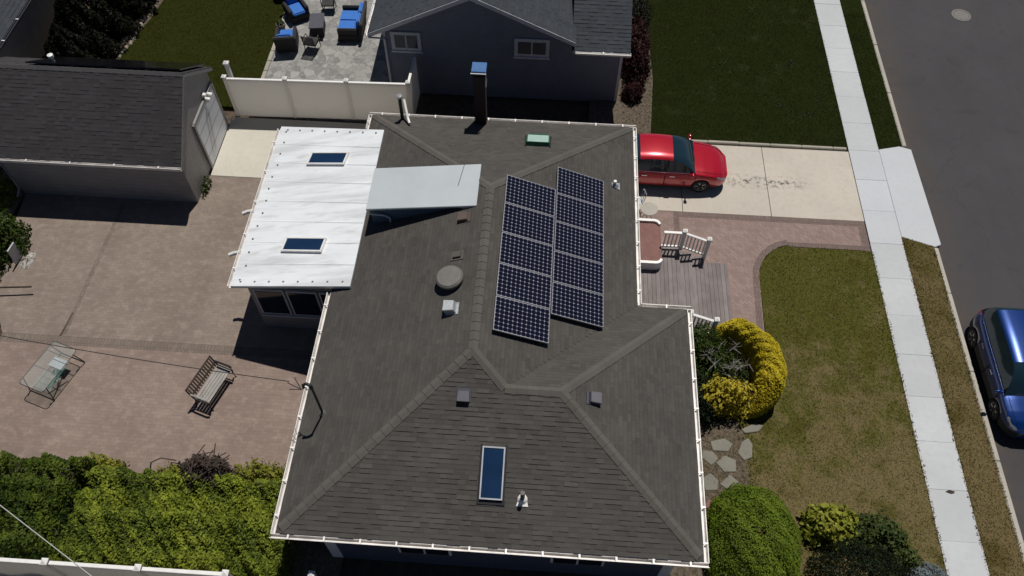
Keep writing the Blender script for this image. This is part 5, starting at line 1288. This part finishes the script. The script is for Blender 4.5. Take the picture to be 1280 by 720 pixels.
def hedge(name, label, x0, x1, y0, y1, h, n, size, mat, k):
    t = thing(name, label, 'hedge', ((x0+x1)/2,(y0+y1)/2,0)); p, d = hedge_pts(n, x0, x1, y0, y1, h, k)
    p[:,0] -= (x0+x1)/2; p[:,1] -= (y0+y1)/2
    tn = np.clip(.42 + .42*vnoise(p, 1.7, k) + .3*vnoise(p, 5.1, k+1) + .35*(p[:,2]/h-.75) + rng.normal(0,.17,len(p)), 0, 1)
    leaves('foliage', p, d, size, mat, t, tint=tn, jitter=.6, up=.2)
    for sx in (-.5,0,.5): stems('stem', (sx*(x1-x0)*.6,0,0), ((x1-x0)*.25,(y1-y0)*.4), h*.8, M['bark'], t, 8, k+int(sx*10)+9, .02)
    return t
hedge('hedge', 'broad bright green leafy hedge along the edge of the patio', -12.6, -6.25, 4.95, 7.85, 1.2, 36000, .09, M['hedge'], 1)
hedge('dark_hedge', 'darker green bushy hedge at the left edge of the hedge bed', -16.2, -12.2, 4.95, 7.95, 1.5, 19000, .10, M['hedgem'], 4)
shrub('yellow_green_shrub', 'yellow green bush at the patio edge beside the dark hedge', 'shrub', (-12.35,7.75,0), (.75,.5), 1.0, 1800, .11, M['hedgey'], .3, 5, .5, k=11)
shrub('yellow_green_shrub', 'yellow green bush at the patio edge beside the house corner', 'shrub', (-7.6,7.85,0), (1.0,.5), 1.05, 2200, .11, M['hedgey'], .3, 5, .5, k=12)
shrub('yellow_green_shrub', 'olive bush left of the dark brush pile', 'shrub', (-10.1,7.75,0), (.6,.4), .85, 1000, .11, M['hedgey'], .3, 5, .5, k=13)
t = thing('brush_pile', 'round dark brown tangle of dead branches at the patio edge', 'brush pile', (-9.12,7.72,0))
rr = random.Random(9); mb = MB()
for i in range(150):
    a = rr.uniform(0,6.283); r_ = rr.uniform(.1,.62); c0 = Vector((math.cos(a)*r_,math.sin(a)*r_*.7,rr.uniform(.3,1.6)*(1-.4*r_))); dd = Vector((rr.uniform(-1,1),rr.uniform(-1,1),rr.uniform(-.5,.6)))*.28
    mb.tube([c0-dd, c0+Vector((rr.uniform(-.06,.06),rr.uniform(-.06,.06),.05)), c0+dd], .014, 5)
mb.build('branches', M['brown'], t)
p, d = dome_pts(3800, (0,0,.1), (.6,.5), 1.5, .2, 5, .5); leaves('dead_foliage', p, d, .09, M['brown'], t); t.scale = (1.2,1.15,1.0)
mb = MB(); mb.tube([(.9,0,.6),(1.25,.12,.9),(1.5,.05,.85)], .03, 6); mb.tube([(.3,.1,.5),(.7,.05,.85),(1.0,0,.7)], .03, 6); mb.build('side_branches', M['brown'], t)
mb = MB(); mb.tube([(-1.55,.05,.15),(-1.4,.25,.7),(-1.1,.3,.95),(-.7,.25,1.0)], .016, 6); mb.build('arching_cane', M['brown'], t)
# shrubs left edge
shrub('green_shrub', 'dark green bush at the left edge of the patio below the garage', 'shrub', (-18.9,15.75,0), (1.0,1.0), 1.4, 4500, .12, M['hedged'], .25, 5, .4, k=14)
shrub('green_shrub', 'small green bush beside the left corner of the garage', 'shrub', (-19.75,17.85,0), (.55,.75), 1.25, 1600, .12, M['hedge'], .25, 5, .4, k=15)
shrub('green_shrub', 'low green bush at the far left behind the rusty pole', 'shrub', (-19.2,14.3,0), (.9,.7), .9, 2000, .12, M['hedged'], .25, 5, .4, k=16)
# arborvitae row at the upper left
for i, (x, y, h) in enumerate([(-19.3,24.5,2.6),(-19.4,26.0,3.1),(-19.1,27.6,3.4),(-18.8,29.2,3.5),(-18.4,30.9,3.6)]):
    t = thing('arborvitae', ['dark arborvitae nearest the garage in the upper left row', 'second dark arborvitae from the garage in the row', 'third dark arborvitae from the garage in the row', 'fourth dark arborvitae from the garage in the row', 'farthest dark arborvitae of the row at the top edge'][i], 'tree', (x,y,0), 0, 'arborvitae row beside the back lawn')
    n = 11000; zz = rng.random(n)**1.3*h; a = rng.uniform(0,6.283,n); rad = (1-(zz/h)**1.7)*1.12*(1+.2*np.sin(a*5+zz*3+i)+.1*np.sin(a*11-zz*5))*(1-.3*rng.random(n)**2)
    p = np.column_stack([np.cos(a)*rad, np.sin(a)*rad, zz]); d = np.column_stack([np.cos(a),np.sin(a),np.full(n,.4)])
    leaves('crown', p, d, .12, M['arb'], t, aspect=.5)
    mb = MB(); mb.tube([(0,0,-.05),(0,0,h*.85)], .07, 8, r1=.015); mb.build('trunk', M['bark'], t)
# maroon shrub by the neighbour
shrub('maroon_shrub', 'dark maroon leaved shrub at the corner of the slate house', 'shrub', (3.45,26.9,0), (.62,1.7), 1.6, 5500, .11, M['maroon'], .3, 4, .4, k=17)
shrub('maroon_shrub', 'small dark maroon shrub in front of the larger maroon one', 'shrub', (3.3,24.85,0), (.45,.45), .7, 1500, .09, M['maroon'], .3, 4, .4, k=18)
shrub('dark_shrub', 'dark purple green shrub by the slate house near the top edge', 'shrub', (3.55,29.6,0), (.6,1.0), 1.2, 2500, .1, M['arb'], .3, 4, .4, k=19)
